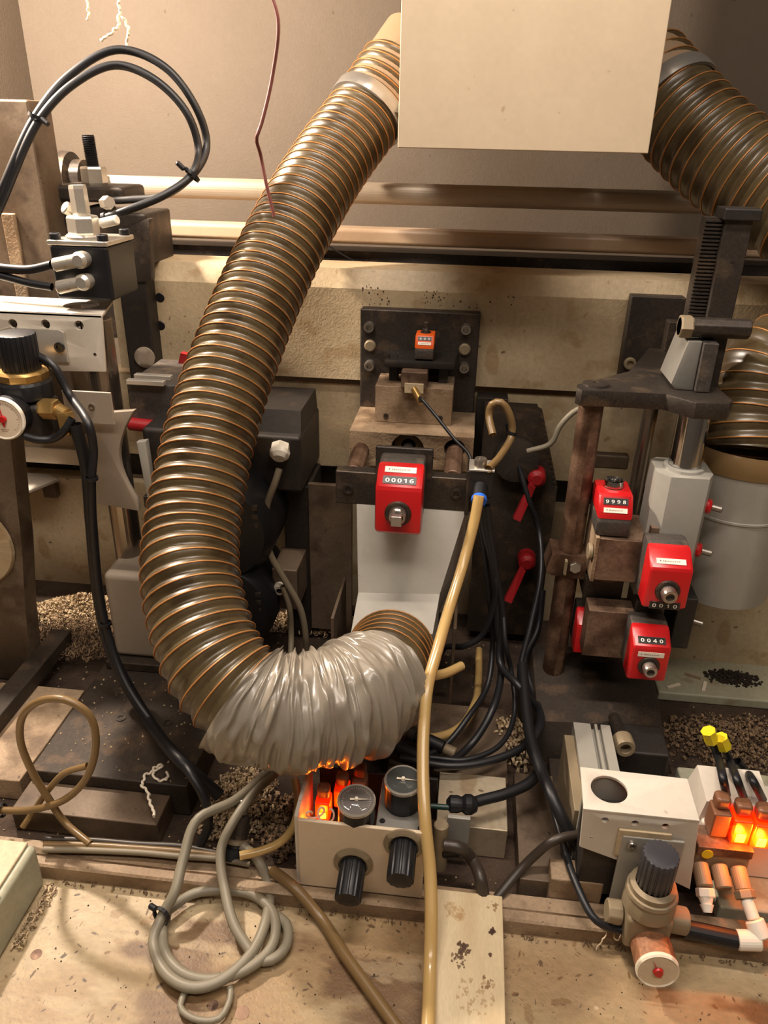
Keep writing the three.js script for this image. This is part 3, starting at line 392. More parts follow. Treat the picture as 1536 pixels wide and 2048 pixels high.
// counter in its own frame: back at z = 0, spindle along +z, width along x, foot at y = 0
function counter(name, label, o) {
  const g = thing(name, label, 'counter'), s = o.s, w = 0.054 * s, q = a => a.map(p => [p[0] * s, p[1] * s]);
  const T = o.turn || new THREE.Euler(0, 0, 0), col = o.mat || M.red;
  const parts = [];
  const add = (p, n, geo, m) => { const k = mesh(p, n, geo, m); parts.push(k); return k; };
  add(g, 'base', prismG(q([[0, 0.0], [0.03, 0.0], [0.03, 0.0755], [0.024, 0.078], [0.006, 0.078], [0, 0.076]]), 'x', -w * 0.49, w * 0.49, 0.0035 * s), M.darkGrey);
  const h = add(g, 'housing', prismG(q([[0.0295, -0.001], [0.058, -0.001], [0.064, 0.004], [0.064, 0.056], [0.062, 0.060], [0.040, 0.0745], [0.036, 0.076], [0.0295, 0.0765]]), 'x', -w / 2, w / 2, 0.004 * s), col);
  const sl = new THREE.Vector2(0.040 - 0.062, 0.0745 - 0.060).normalize(), up = [0, sl.y, sl.x], nrm = [0, -sl.x, sl.y];
  const onSlope = (t, off) => [0, (0.060 + (0.0745 - 0.060) * t) * s + nrm[1] * off, (0.062 + (0.040 - 0.062) * t) * s + nrm[2] * off];
  const spots = { slopeLow: [onSlope(0.34, 0.0003), up], slopeHigh: [onSlope(0.88, 0.0003), up], frontTop: [[0, 0.0475 * s, 0.0643 * s], [0, 1, 0]], frontLow: [[0, 0.0065 * s, 0.0643 * s], [0, 1, 0]] };
  const put = (n, m, spot, ww, hh, flip) => { const [c, u] = spots[spot], f = flip ? -1 : 1; parts.push(plaque(h, n, m, c, [f, 0, 0], u.map(v => v * f), ww * s, hh * s)); };
  if (o.digits) put('window', digitsTex(o.digits), o.at, 0.038, 0.0105, o.flip);
  if (o.label) put('label', labelTex, o.label, 0.036, 0.0078, o.flip);
  const y = 0.028 * s, z = 0.064 * s;
  if (o.spindle !== 'none') {
    add(g, 'collar', latheG([0, y, z - 0.001], [0, 0, 1], [[0.008, 0], [0.0155, 0], [0.0155, 0.002], [0.0145, 0.004], [0.011, 0.0042], [0.011, 0.002], [0, 0.002]].map(p => [p[0] * s, p[1] * s])), M.gun);
    if (o.spindle === 'square') { add(g, 'ring', latheG([0, y, z], [0, 0, 1], [[0.006, 0.002], [0.0105, 0.002], [0.0105, 0.01], [0.009, 0.012], [0.007, 0.012], [0.0065, 0.006]].map(p => [p[0] * s, p[1] * s])), M.steel); add(g, 'shaft', boxG([-0.0062 * s, 0.0062 * s], [y - 0.0062 * s, y + 0.0062 * s], [z, z + 0.022 * s], 0.001), M.steel); }
    else if (o.spindle === 'cap') add(g, 'shaft', capG([0, y, z], [0, 0, 1], 0.0098 * s, 0.016 * s), M.steel);
    else if (o.spindle === 'knob') add(g, 'shaft', latheG([0, y, z], [0, 0, 1], [[0, 0], [0.015, 0], [0.0155, 0.006], [0.0145, 0.012], [0.012, 0.013], [0.0105, 0.009], [0.0055, 0.009], [0.0055, 0.003], [0, 0.003]].map(p => [p[0] * s, p[1] * s])), M.chrome);
    else if (o.spindle === 'pin') { add(g, 'ring', latheG([0, y, z], [0, 0, 1], [[0, 0], [0.0105, 0], [0.0105, 0.008], [0.008, 0.012], [0, 0.012]].map(p => [p[0] * s, p[1] * s])), M.gun); add(g, 'shaft', boxG([-0.0062 * s, 0.0062 * s], [y - 0.0062 * s, y + 0.0062 * s], [z, z + 0.03 * s], 0.001), M.gun); }
  }
  const m = new THREE.Matrix4().makeRotationFromEuler(T).setPosition(...o.pos);
  for (const k of parts) k.geometry.applyMatrix4(m);
  return g;
}
{
  counter('position_counter', 'large red counter with square shaft on the centre crossbar', { s: 1, pos: [-0.0665, 0.283, -0.849], digits: '00016', at: 'slopeLow', label: 'slopeHigh', spindle: 'square' });
  counter('position_counter', 'red counter facing upward with a black-rimmed knob on top', { s: 0.72, pos: [0.1765, 0.296, -0.850], turn: new THREE.Euler(-Math.PI / 2, Math.PI, 0, 'YXZ'), digits: '9998', at: 'slopeLow', label: 'slopeHigh', flip: true, spindle: 'knob' });
  counter('position_counter', 'red counter with a white strip above its socket screw, beside the grey cylinder', { s: 0.86, pos: [0.2325, 0.238, -0.795], digits: '0010', at: 'frontLow', label: 'slopeLow', spindle: 'cap' });
  counter('position_counter', 'lowest clearly lit red counter, digits above a cream label and socket screw', { s: 0.80, pos: [0.229, 0.140, -0.79], digits: '0040', at: 'slopeLow', label: 'frontTop', spindle: 'cap' });
  counter('position_counter', 'dark red counter half hidden behind the lower brown block', { s: 0.72, pos: [0.1765, 0.118, -0.858], spindle: 'none' });
  counter('position_counter', 'small orange counter on the black shelf before the bolted plate', { s: 0.46, mat: M.orange, pos: [-0.0555, 0.440, -1.012], turn: new THREE.Euler(-Math.PI / 2, Math.PI, 0, 'YXZ'), digits: '000', at: 'slopeLow', label: 'slopeHigh', flip: true, spindle: 'pin' });
}

// ------------------------------------------------------------------ centre slide unit
{
  const g = thing('mounting_plate', 'dark square plate with six screws on the centre of the beam', 'plate');
  bx(g, 'plate', M.darkPlate, [-0.146, 0.014], [0.352, 0.490], [-1.05, -1.03], 0.0025);
  for (const [x, y, k] of [[-0.133, 0.467, 1], [-0.004, 0.470, 1], [-0.132, 0.4415, 0], [-0.004, 0.4425, 0], [-0.132, 0.4145, 1], [-0.003, 0.418, 1]]) k ? cap(g, 'screw', M.steel, [x, y, -1.03], [0, 0, 1], 0.0072, 0.010) : lathe(g, 'plug', M.brassDirty, [x, y, -1.03], [0, 0, 1], [[0, 0], [0.0078, 0], [0.0078, 0.004], [0.006, 0.006], [0, 0.006]]);
}
{
  const g = thing('slide_block', 'beige machined slide block with two guide bores under the dark plate', 'slide');
  prism(g, 'body', M.creamDirty, [[-0.145, 0.306], [0.016, 0.306], [0.016, 0.354], [-0.145, 0.354]], 'z', -1.03, -0.93, 0.001, [[-0.130, 0.334, 0.0138], [-0.008, 0.336, 0.0138], [-0.069, 0.332, 0.0215], [-0.099, 0.322, 0.003], [-0.037, 0.322, 0.003]]);
  bx(g, 'back_cover', M.blackDust, [-0.144, 0.015], [0.307, 0.353], [-1.035, -1.02], 0.001);
  bx(g, 'upper_block', M.creamDirty, [-0.117, -0.015], [0.354, 0.404], [-1.03, -0.97], 0.001);
  for (const [x, y] of [[-0.102, 0.363], [-0.03, 0.364]]) cap(g, 'screw', M.gun, [x, y, -0.97], [0, 0, 1], 0.0035, 0.002);
  lathe(g, 'lead_nut', M.brassDirty, [-0.069, 0.332, -1.0], [0, 0, 1], [[0.008, 0], [0.019, 0], [0.019, 0.05], [0.010, 0.055], [0.008, 0.05]]);
  rod(g, 'lead_screw', M.gun, [-0.069, 0.332, -1.0], [-0.069, 0.328, -0.85], 0.0075);
}
{
  const g = thing('guide_carriage', 'dark crossbar carried by two thick guide rods below the slide block', 'crossbar');
  bx(g, 'bar', M.gun, [-0.150, 0.034], [0.287, 0.331], [-0.868, -0.85], 0.002);
  rod(g, 'guide_rod', M.rust, [-0.130, 0.334, -1.02], [-0.130, 0.322, -0.865], 0.0112);
  rod(g, 'guide_rod', M.rust, [-0.008, 0.336, -1.02], [-0.008, 0.324, -0.865], 0.0112);
  bx(g, 'flange', M.darkPlate, [-0.101, -0.032], [0.325, 0.366], [-0.856, -0.8495], 0.002);
  for (const [x, y] of [[-0.134, 0.308], [-0.002, 0.311]]) cap(g, 'screw', M.gun, [x, y, -0.85], [0, 0, 1], 0.0065, 0.003);
}
{
  const g = thing('shelf_bracket', 'small black shelf carrying the orange counter', 'bracket');
  prism(g, 'shelf', M.blackDust, [[-0.110, -1.03], [-0.012, -1.03], [-0.016, -0.98], [-0.106, -0.976]], 'y', 0.427, 0.4375, 0.0015, [[-0.088, -0.995, 0.004], [-0.092, -1.012, 0.003]]);
  for (const x of [-0.096, -0.03]) bx(g, 'spacer', M.blackDust, [x - 0.006, x + 0.006], [0.404, 0.427], [-1.01, -0.995], 0.001);
  cap(g, 'screw', M.gun, [-0.104, 0.4375, -0.985], [0, 1, 0], 0.004, 0.005);
}
{
  const g = thing('proximity_sensor', 'small brown sensor with a black lead below the black shelf', 'sensor');
  bx(g, 'body', M.brownBlock, [-0.083, -0.049], [0.404, 0.4265], [-0.992, -0.962], 0.002);
  bx(g, 'face', M.cream, [-0.078, -0.053], [0.3985, 0.412], [-0.9625, -0.960], 0.001);
  rod(g, 'plug', M.brass, [-0.066, 0.405, -0.962], [-0.054, 0.392, -0.945], 0.0045);
  mesh(g, 'lead', tubeG([[-0.055, 0.393, -0.946], ...PATH.sensor], 0.0022), M.rubber);
}
{ // extraction hood under the centre counter, a bent sheet-metal chute with a round spigot
  const g = thing('extraction_hood', 'bare grey sheet-metal chute below the centre counter', 'hood');
  const A = [-0.124, 0.294, -0.852], B = [0.012, 0.292, -0.852], C = [-0.117, 0.177, -0.822], D = [-0.014, 0.184, -0.822], E = [-0.113, 0.176, -0.735], F = [-0.018, 0.184, -0.735];
  hull(g, 'upper_chute', M.hood, [A, B, C, D, [A[0], 0.19, -0.90], [B[0], 0.19, -0.90], [C[0], 0.12, -0.88], [D[0], 0.12, -0.88]]);
  hull(g, 'lower_chute', M.hood, [C, D, E, F, [C[0], 0.10, -0.86], [D[0], 0.10, -0.86], [E[0], 0.10, -0.745], [F[0], 0.10, -0.745]]);
  rod(g, 'spigot', M.hood, [-0.064, 0.142, -0.75], [-0.063, 0.160, -0.705], 0.0460, 0.001, 40);
  for (const [x, s] of [[-0.147, -1], [0.008, 1]]) bx(g, 'side_cheek', M.plateDirty, [x - 0.002, x + 0.002], [0.03, 0.15], [-0.90, -0.80], 0.001);
}
{
  const g = thing('flow_valve', 'small black valve with a blue collar right of the centre counter', 'valve');
  bx(g, 'body', M.blackDust, [0.012, 0.040], [0.315, 0.349], [-0.862, -0.832], 0.002);
  bx(g, 'top_plate', M.zinc, [0.011, 0.041], [0.349, 0.352], [-0.863, -0.831], 0.001);
  cap(g, 'screw', M.steel, [0.024, 0.352, -0.842], [0, 1, 0], 0.0075, 0.010);
  rod(g, 'socket', M.rubber, [0.026, 0.330, -0.834], [0.025, 0.323, -0.815], 0.0085);
  lathe(g, 'collar', M.blue, [0.025, 0.323, -0.8155], [-0.05, -0.35, 0.95], [[0.0045, 0], [0.0088, 0], [0.0095, 0.003], [0.0088, 0.006], [0.0045, 0.006]]);
  bx(g, 'bracket', M.gun, [0.009, 0.014], [0.290, 0.348], [-0.868, -0.834], 0.001);
}

// ------------------------------------------------------------------ right-hand unit
{
  const g = thing('mounting_plate', 'dark upright plate on the right part of the beam', 'plate');
  bx(g, 'plate', M.darkPlate, [0.203, 0.271], [0.405, 0.521], [-1.05, -1.03], 0.002);
  bx(g, 'inner_plate', M.darkPlate, [0.250, 0.277], [0.405, 0.494], [-1.03, -1.012], 0.0015);
  cap(g, 'screw', M.brassDirty, [0.214, 0.434, -1.03], [0, 0, 1], 0.008, 0.005);
}
{
  const g = thing('rack_bar', 'tall dark flat bar with a toothed rack at upper right', 'bar');
  bx(g, 'bar', M.darkPlate, [0.250, 0.277], [0.452, 0.634], [-0.882, -0.86], 0.0015);
  bx(g, 'end_cap', M.blackDust, [0.246, 0.283], [0.628, 0.640], [-0.888, -0.856], 0.002);
  const z = []; z.push([-0.888, 0.47]); for (let i = 0; i < 42; i++) { const y = 0.47 + i * 0.0038; z.push([-0.866, y], [-0.866, y + 0.0019], [-0.870, y + 0.0021], [-0.870, y + 0.0036]); } z.push([-0.888, 0.6296]);
  prism(g, 'rack', M.gun, z, 'x', 0.233, 0.2495, 0);
  rod(g, 'clamp_pin', M.gun, [0.222, 0.522, -0.853], [0.294, 0.522, -0.853], 0.0105);
  hex(g, 'nut', M.brassDirty, [0.222, 0.522, -0.853], [1, 0, 0], 0.0125, 0.013);
  prism(g, 'guide_wedge', M.grey, [[0.222, 0.462], [0.228, 0.456], [0.246, 0.456], [0.246, 0.509], [0.232, 0.509]], 'z', -0.90, -0.842, 0.001);
  bx(g, 'guide_plate', M.darkGrey, [0.2465, 0.262], [0.456, 0.509], [-0.90, -0.836], 0.001);
}
{
  const g = thing('yoke_bracket', 'dark grey horizontal bracket plate on top of the rusty post', 'bracket');
  prism(g, 'plate', M.gun, [[0.121, -0.832], [0.123, -0.846], [0.150, -0.872], [0.190, -0.912], [0.235, -1.03], [0.270, -1.03], [0.276, -0.90], [0.281, -0.815], [0.274, -0.802], [0.240, -0.800], [0.215, -0.826], [0.150, -0.826], [0.126, -0.824]], 'y', 0.437, 0.4555, 0.0015);
  lathe(g, 'washer_screw', M.gun, [0.143, 0.4555, -0.846], [0, 1, 0], [[0, 0], [0.0145, 0], [0.014, 0.002], [0.010, 0.003], [0.0035, 0.003], [0.003, 0.001], [0, 0.001]]);
  rod(g, 'post', M.rust, [0.1415, 0.0, -0.846], [0.1415, 0.438, -0.846], 0.0138, 0.001, 32);
  rod(g, 'rear_post', M.shaft, [0.222, 0.2, -0.91], [0.222, 0.438, -0.91], 0.009, 0.001, 20);
}
{
  const g = thing('pneumatic_cylinder', 'grey profile cylinder with a polished piston rod beside the red counters', 'cylinder');
  const c = 0.008, X0 = 0.216, X1 = 0.2775, Z0 = -0.855, Z1 = -0.796;
  prism(g, 'body', M.greyPaint, [[X0 + c, Z0], [X1 - c, Z0], [X1, Z0 + c], [X1, Z1 - 2 * c], [X1 - c, Z1], [X0 + 1.6 * c, Z1], [X0, Z1 - 1.6 * c], [X0, Z0 + c]], 'y', 0.212, 0.372, 0.0015);
  rod(g, 'piston_rod', M.chrome, [0.2485, 0.37, -0.826], [0.2485, 0.438, -0.826], 0.0172, 0.001, 36);
  lathe(g, 'rod_seal', M.greyPaint, [0.2485, 0.372, -0.826], [0, 1, 0], [[0.0175, 0], [0.023, 0], [0.022, 0.003], [0.0175, 0.004]], 36);
  for (const [x, y, z] of [[0.2775, 0.332, -0.815], [0.2775, 0.276, -0.815]]) { const f = sub(g, 'fitting'); lathe(f, 'ring', M.red, [x, y, z], [1, 0, 0.3], [[0, 0], [0.008, 0], [0.0085, 0.003], [0.007, 0.006], [0, 0.006]], 18); rod(f, 'stub', M.steel, [x + 0.005, y, z + 0.002], [x + 0.017, y - 0.001, z + 0.006], 0.0038); }
}
{
  const g = thing('port_fitting', 'small red and zinc fitting on the panel right of the lowest red counter', 'fitting');
  lathe(g, 'ring', M.red, [0.292, 0.17, -0.83], [1, 0, 0.3], [[0, 0], [0.008, 0], [0.0085, 0.003], [0.007, 0.006], [0, 0.006]], 18);
  rod(g, 'stub', M.steel, [0.297, 0.17, -0.828], [0.309, 0.169, -0.824], 0.0038);
  bx(g, 'mount', M.blackDust, [0.27, 0.2925], [0.14, 0.212], [-0.86, -0.81], 0.002);
}
{
  const g = thing('adjuster_block', 'brown steel block under the upward red counter', 'block');
  bx(g, 'block', M.brownBlock, [0.163, 0.2185], [0.240, 0.294], [-0.86, -0.79], 0.001);
  bx(g, 'edge_plate', M.creamDirty, [0.159, 0.1632], [0.238, 0.2955], [-0.86, -0.789], 0.0008);
  bx(g, 'side_block', M.brownBlock, [0.2188, 0.257], [0.262, 0.309], [-0.845, -0.797], 0.001);
  lathe(g, 'roller', M.brassDirty, [0.1535, 0.272, -0.80], [1, 0, 0], [[0, 0], [0.009, 0], [0.010, 0.001], [0.010, 0.004], [0.009, 0.005], [0, 0.005]]);
}
{
  const g = thing('clamp_bracket', 'brown clamp arm with a bolt across the rusty post', 'arm');
  prism(g, 'arm', M.rust, [[0.113, 0.226], [0.120, 0.219], [0.160, 0.216], [0.1625, 0.246], [0.118, 0.250]], 'z', -0.868, -0.829, 0.001);
  hex(g, 'bolt', M.steel, [0.147, 0.234, -0.829], [0, 0, 1], 0.0075, 0.005);
  bx(g, 'lug', M.brassDirty, [0.1335, 0.137], [0.224, 0.244], [-0.829, -0.822], 0.001);
}
{
  const g = thing('adjuster_block', 'lower brown steel block left of the lowest lit red counter', 'block');
  bx(g, 'block', M.brownBlock, [0.163, 0.2165], [0.136, 0.201], [-0.815, -0.785], 0.001);
  bx(g, 'side_block', M.gun, [0.2168, 0.250], [0.155, 0.215], [-0.84, -0.791], 0.001);
  bx(g, 'rear_step', M.gun, [0.160, 0.205], [0.196, 0.225], [-0.862, -0.818], 0.001);
}
{
  const g = thing('base_casting', 'dark grimy casting at the foot of the rusty post', 'casting');
  hull(g, 'body', M.darkBase, [[0.10, 0, -0.90], [0.285, 0, -0.90], [0.10, 0, -0.735], [0.285, 0, -0.745], [0.115, 0.075, -0.885], [0.27, 0.08, -0.885], [0.118, 0.05, -0.76], [0.268, 0.055, -0.765]]);
  bx(g, 'column', M.darkBase, [0.175, 0.282], [0.06, 0.15], [-0.905, -0.86], 0.003);
  rod(g, 'stud', M.rust, [0.168, 0.03, -0.75], [0.165, 0.045, -0.70], 0.009);
  rod(g, 'stud', M.darkBase, [0.204, 0.05, -0.76], [0.204, 0.06, -0.70], 0.010);
}
{
  const g = thing('profile_slide', 'aluminium grooved profile behind the white right bracket', 'profile');
  prism(g, 'profile', M.greyPaint, [[0.149, 0.03], [0.190, 0.03], [0.190, 0.1], [0.1795, 0.1], [0.1795, 0.092], [0.1755, 0.092], [0.1755, 0.1], [0.1725, 0.1], [0.1725, 0.092], [0.168, 0.092], [0.168, 0.1], [0.149, 0.1]], 'z', -0.705, -0.585, 0);
  bx(g, 'side_rail', M.brassDirty, [0.138, 0.149], [0.02, 0.094], [-0.69, -0.58], 0.001);
  bx(g, 'foot', M.darkBase, [0.13, 0.27], [0.0, 0.03], [-0.72, -0.575], 0.002);
}
{
  const g = thing('lock_screw', 'thick dirty socket screw beside the grooved profile', 'screw');
  cap(g, 'head', M.brassDirty, [0.205, 0.086, -0.70], [0.05, 0.1, 1], 0.0115, 0.018);
  rod(g, 'shank', M.gun, [0.205, 0.075, -0.75], [0.205, 0.086, -0.70], 0.007);
  bx(g, 'holder', M.blackDust, [0.192, 0.262], [0.03, 0.068], [-0.75, -0.70], 0.003);
}
{
  const g = thing('valve_bracket', 'white folded bracket with a big round hole at lower right', 'bracket');
  prism(g, 'top', M.white, [[0.1365, -0.582], [0.2375, -0.580], [0.2365, -0.529], [0.1335, -0.529]], 'y', 0.147, 0.1505, 0.0008, [[0.1605, -0.5565, 0.0168]]);
  prism(g, 'front', M.white, [[0.1335, 0.150], [0.2365, 0.150], [0.245, 0.060], [0.220, 0.072], [0.1365, 0.101]], 'z', -0.533, -0.5295, 0.0008, [[0.1545, 0.1385, 0.0042], [0.1815, 0.1385, 0.0042], [0.2085, 0.1385, 0.0042], [0.1455, 0.1145, 0.0022]]);
  bx(g, 'valve_core', M.blackDust, [0.142, 0.232], [0.03, 0.124], [-0.570, -0.537], 0.002);
  bx(g, 'support', M.greyPaint, [0.142, 0.232], [0.022, 0.147], [-0.579, -0.575], 0.001);
  const p = mesh(g, 'mount_plate', boxG([0.168, 0.2155], [0.098, 0.1315], [-0.5297, -0.5265], 0.001), M.cream);
  for (const [x, y] of [[0.181, 0.117], [0.211, 0.118]]) mesh(p, 'screw', capG([x, y, -0.5265], [0, 0, 1], 0.0042, 0.005), M.steel);
}

// ------------------------------------------------------------------ gauges and regulators
function dialMat(bg, ink, dot, words) {
  return std(0xffffff, 0.45, 0, { map: print(256, 256, (x, w, h) => {
    x.fillStyle = bg; x.fillRect(0, 0, w, h); x.strokeStyle = ink; x.fillStyle = ink; x.lineWidth = 3;
    for (let i = 0; i <= 30; i++) { const a = Math.PI * (0.75 + 1.5 * i / 30), r0 = i % 5 ? 100 : 90; x.beginPath(); x.moveTo(128 + Math.cos(a) * r0, 128 + Math.sin(a) * r0); x.lineTo(128 + Math.cos(a) * 110, 128 + Math.sin(a) * 110); x.stroke(); }
    if (words) { x.globalAlpha = 0.6; x.fillRect(100, 196, 56, 7); x.fillRect(108, 208, 38, 5); x.globalAlpha = 1; }
  }) });
}
const dialCream = dialMat('#e6d5bb', '#8a5a4a', true, true), dialGrey = dialMat('#5c5550', '#b8ada0', false, false);
function gauge(parent, c, dir, up, r, len, o) {
  const g = sub(parent, 'gauge'), d = V(dir).normalize(), u = V(up).addScaledVector(d, -V(up).dot(d)).normalize(), s = new THREE.Vector3().crossVectors(u, d), C = V(c);
  const at = (a, b, k) => C.clone().addScaledVector(s, a).addScaledVector(u, b).addScaledVector(d, k).toArray();
  lathe(g, 'case', o.case || M.black, at(0, 0, -len), dir, [[0, 0], [r * 0.9, 0], [r, r * 0.1], [r, len - 0.003], [r * 0.99, len]], 40);
  lathe(g, 'rim', o.rim || M.zinc, at(0, 0, -0.004), dir, [[r * 0.99, 0], [r * 1.04, 0.001], [r * 1.04, 0.004], [r * 0.97, 0.0055], [r * 0.92, 0.0045], [r * 0.92, 0.001]], 40);
  const dg = new THREE.CircleGeometry(r * 0.94, 40); dg.applyMatrix4(new THREE.Matrix4().makeBasis(s, u, d).setPosition(V(at(0, 0, 0.0002)))); mesh(g, 'dial', dg, o.dial);
  const an = o.needle, ca = Math.cos(an), sa = Math.sin(an), L = r * 0.78;
  const pt = (t, w, k) => at(ca * t - sa * w, sa * t + ca * w, k);
  mesh(g, 'needle', hullG([pt(L, 0, 0.0012), pt(L, 0, 0.0018), pt(-L * 0.45, r * 0.06, 0.0012), pt(-L * 0.45, -r * 0.06, 0.0012), pt(-L * 0.45, r * 0.06, 0.0018), pt(-L * 0.45, -r * 0.06, 0.0018)]), o.needleMat);
  lathe(g, 'hub', o.needleMat, at(0, 0, 0.0008), dir, [[0, 0], [r * o.hub, 0], [r * o.hub * 0.8, 0.0025], [0, 0.003]], 20);
  lathe(g, 'lens', M.glass, at(0, 0, 0.0042), dir, [[r * 0.95, 0], [r * 0.9, 0.0004], [r * 0.6, 0.0012], [0, 0.0016]], 40);
  return g;
}
function knobG(pos, dir, r, h, flutes = 14) {
  const pts = []; const N = flutes * 6; for (let i = 0; i < N; i++) { const a = i / N * Math.PI * 2, k = (i % 6) < 2 ? 0.94 : 1; pts.push([Math.cos(a) * r * k, Math.sin(a) * r * k]); }
  const g = prismG(pts, 'z', 0, h, r * 0.06); g.rotateX(-Math.PI / 2); return aim(g, pos, dir);
}
{
  const g = thing('pressure_regulator', 'black-knobbed regulator with a cream gauge at the left edge', 'regulator');
  mesh(g, 'knob', knobG([-0.488, 0.459, -0.782], [0.02, 1, 0.02], 0.0205, 0.040, 22), M.black);
  lathe(g, 'lock_ring', M.brass, [-0.488, 0.447, -0.782], [0, 1, 0], [[0.018, 0], [0.0265, 0], [0.0275, 0.003], [0.0275, 0.009], [0.0245, 0.0115], [0.018, 0.0118]], 10);
  lathe(g, 'bonnet', M.black, [-0.488, 0.423, -0.782], [0, 1, 0], [[0, 0], [0.022, 0], [0.029, 0.006], [0.029, 0.022], [0.027, 0.025], [0, 0.025]], 36);
  bx(g, 'body', M.blackDust, [-0.516, -0.462], [0.384, 0.425], [-0.805, -0.757], 0.006);
  const fi = sub(g, 'fitting'); hex(fi, 'nut', M.brass, [-0.463, 0.420, -0.765], [1, 0.05, 0.1], 0.0115, 0.020); rod(fi, 'elbow', M.brass, [-0.445, 0.420, -0.764], [-0.432, 0.415, -0.760], 0.0085); hex(fi, 'ferrule', M.brass, [-0.433, 0.420, -0.758], [0.1, -1, 0.1], 0.0098, 0.024);
  gauge(g, [-0.492, 0.416, -0.736], [0.05, 0.05, 1], [0, 1, 0], 0.0225, 0.030, { dial: dialCream, needle: Math.PI * 0.53, needleMat: M.red, hub: 0.2, case: M.black, rim: M.label });
}
{
  const g = thing('pressure_regulator', 'grey-knobbed dirty regulator with a forward gauge at lower right', 'regulator');
  mesh(g, 'knob', knobG([0.201, 0.094, -0.505], [0, 1, 0.03], 0.0158, 0.038, 20), std(0x3d3d44, 0.4, 0, { map: texSmooth }));
  lathe(g, 'lock_ring', M.brassDirty, [0.201, 0.080, -0.505], [0, 1, 0], [[0.014, 0], [0.0225, 0], [0.0235, 0.003], [0.0225, 0.006], [0.0205, 0.0065], [0.0205, 0.012], [0.016, 0.014]], 32);
  lathe(g, 'bonnet', M.brassDirty, [0.201, 0.058, -0.505], [0, 1, 0], [[0, 0], [0.019, 0], [0.0235, 0.006], [0.0235, 0.017], [0.0215, 0.022], [0, 0.022]], 32);
  bx(g, 'body', M.brassDirty, [0.181, 0.222], [0.022, 0.062], [-0.525, -0.488], 0.005);
  rod(g, 'port', M.brassDirty, [0.222, 0.045, -0.508], [0.240, 0.043, -0.508], 0.0125); rod(g, 'port', M.brassDirty, [0.180, 0.045, -0.508], [0.166, 0.046, -0.508], 0.011);
  bx(g, 'back_plate', M.greyPaint, [0.172, 0.228], [0.022, 0.125], [-0.5285, -0.5255], 0.002);
  gauge(g, [0.206, 0.035, -0.461], [0.02, 0.12, 1], [0, 1, 0], 0.0185, 0.030, { dial: std(0xe3d4b8, 0.5, 0, { map: texSmooth }), needle: 2.0, needleMat: M.red, hub: 0.26, case: std(0xb58a6c, 0.5, 0, { map: texRust }), rim: M.dialCream });
}
{ // control box with two knobs and two upright gauges
  const g = thing('control_box', 'open cream control box with two black knobs at bottom centre', 'box');
  bx(g, 'front_plate', M.creamBox, [-0.1315, -0.0085], [0.019, 0.1095], [-0.522, -0.518], 0.0012);
  prism(g, 'side_plate', M.white, [[-0.592, 0.019], [-0.522, 0.019], [-0.522, 0.1095], [-0.530, 0.112], [-0.592, 0.113]], 'x', -0.1355, -0.1315, 0.0008);
  bx(g, 'back_plate', M.blackDust, [-0.1335, 0.0], [-0.0, 0.06], [-0.64, -0.636], 0.001);
  for (const [x, y, tilt] of [[-0.077, 0.0605, -0.10], [-0.0285, 0.0935, -0.04]]) {
    const k = sub(g, 'regulator_knob'), D = [0, tilt - 0.12, 1];
    lathe(k, 'collar', M.brassDirty, [x, y, -0.5182], [0, 0, 1], [[0, 0], [0.0192, 0], [0.0195, 0.002], [0.017, 0.004], [0.0145, 0.0045], [0.0145, 0.002], [0, 0.002]], 36);
    mesh(k, 'grip', knobG([x, y - 0.001, -0.5175], D, 0.0128, 0.036, 12), M.black);
  }
  gauge(g, [-0.0765, 0.127, -0.5335], [0.02, 1, 0.12], [0, 0, -1], 0.0178, 0.034, { dial: dialGrey, needle: 0.12, needleMat: M.dialCream, hub: 0.12, case: M.black, rim: M.zinc });
  gauge(g, [-0.0345, 0.127, -0.565], [0.0, 1, 0.06], [0, 0, -1], 0.0182, 0.034, { dial: std(0x3a3e3c, 0.4), needle: -0.02, needleMat: M.dialCream, hub: 0.12, case: M.black, rim: M.zinc });
  bx(g, 'valve_body', M.blackDust, [-0.096, -0.060], [0.03, 0.094], [-0.556, -0.5225], 0.002);
  bx(g, 'manifold', M.grey, [-0.058, -0.0085], [0.03, 0.0935], [-0.60, -0.5315], 0.0015);
  for (const [x, z] of [[-0.052, -0.542], [-0.014, -0.538]]) lathe(g, 'screw', M.black, [x, 0.0935, z], [0, 1, 0], [[0, 0], [0.003, 0], [0.0025, 0.001], [0, 0.001]], 12);
}
function plugUnit(label, c, lit, o = {}) {               // translucent solenoid plug; a lit one has a glowing indicator and its own small lamp
  const g = thing('solenoid_plug', label, 'plug', o.group), [x, y, z] = c, w = o.w || 0.0155, h = o.h || 0.024, d = o.d || 0.018;
  bx(g, 'body', lit ? M.amberLens : M.connector, [x - w / 2, x + w / 2], [y, y + h], [z - d / 2, z + d / 2], 0.002);
  bx(g, 'cap', M.connector, [x - w * 0.42, x + w * 0.42], [y + h, y + h + 0.014], [z - d * 0.5, z + d * 0.25], 0.004);
  if (lit) {
    mesh(g, 'indicator', boxG([x - w * 0.3, x + w * 0.3], [y + 0.002, y + h * 0.5], [z - 0.001, z + d * 0.52], 0.002), std(0xffb050, 0.4, 0, { emissive: 0xff9a2a, emissiveIntensity: lit * 0.6 }));
    const l = new THREE.PointLight(0xff7a18, o.power || 0.02, 0, 2); l.position.set(x, y + h * 0.4, z + d * 0.5 + 0.007); l.castShadow = true; l.shadow.radius = 0.2; l.name = 'indicator_light'; g.add(l);
  }
  return g;
}
plugUnit('glowing orange plug next to the side plate of the control box', [-0.1165, 0.060, -0.573], 8, { power: 0.003 });
plugUnit('glowing orange plug farther back, partly behind the front upright gauge', [-0.0995, 0.064, -0.588], 8, { power: 0.003 });
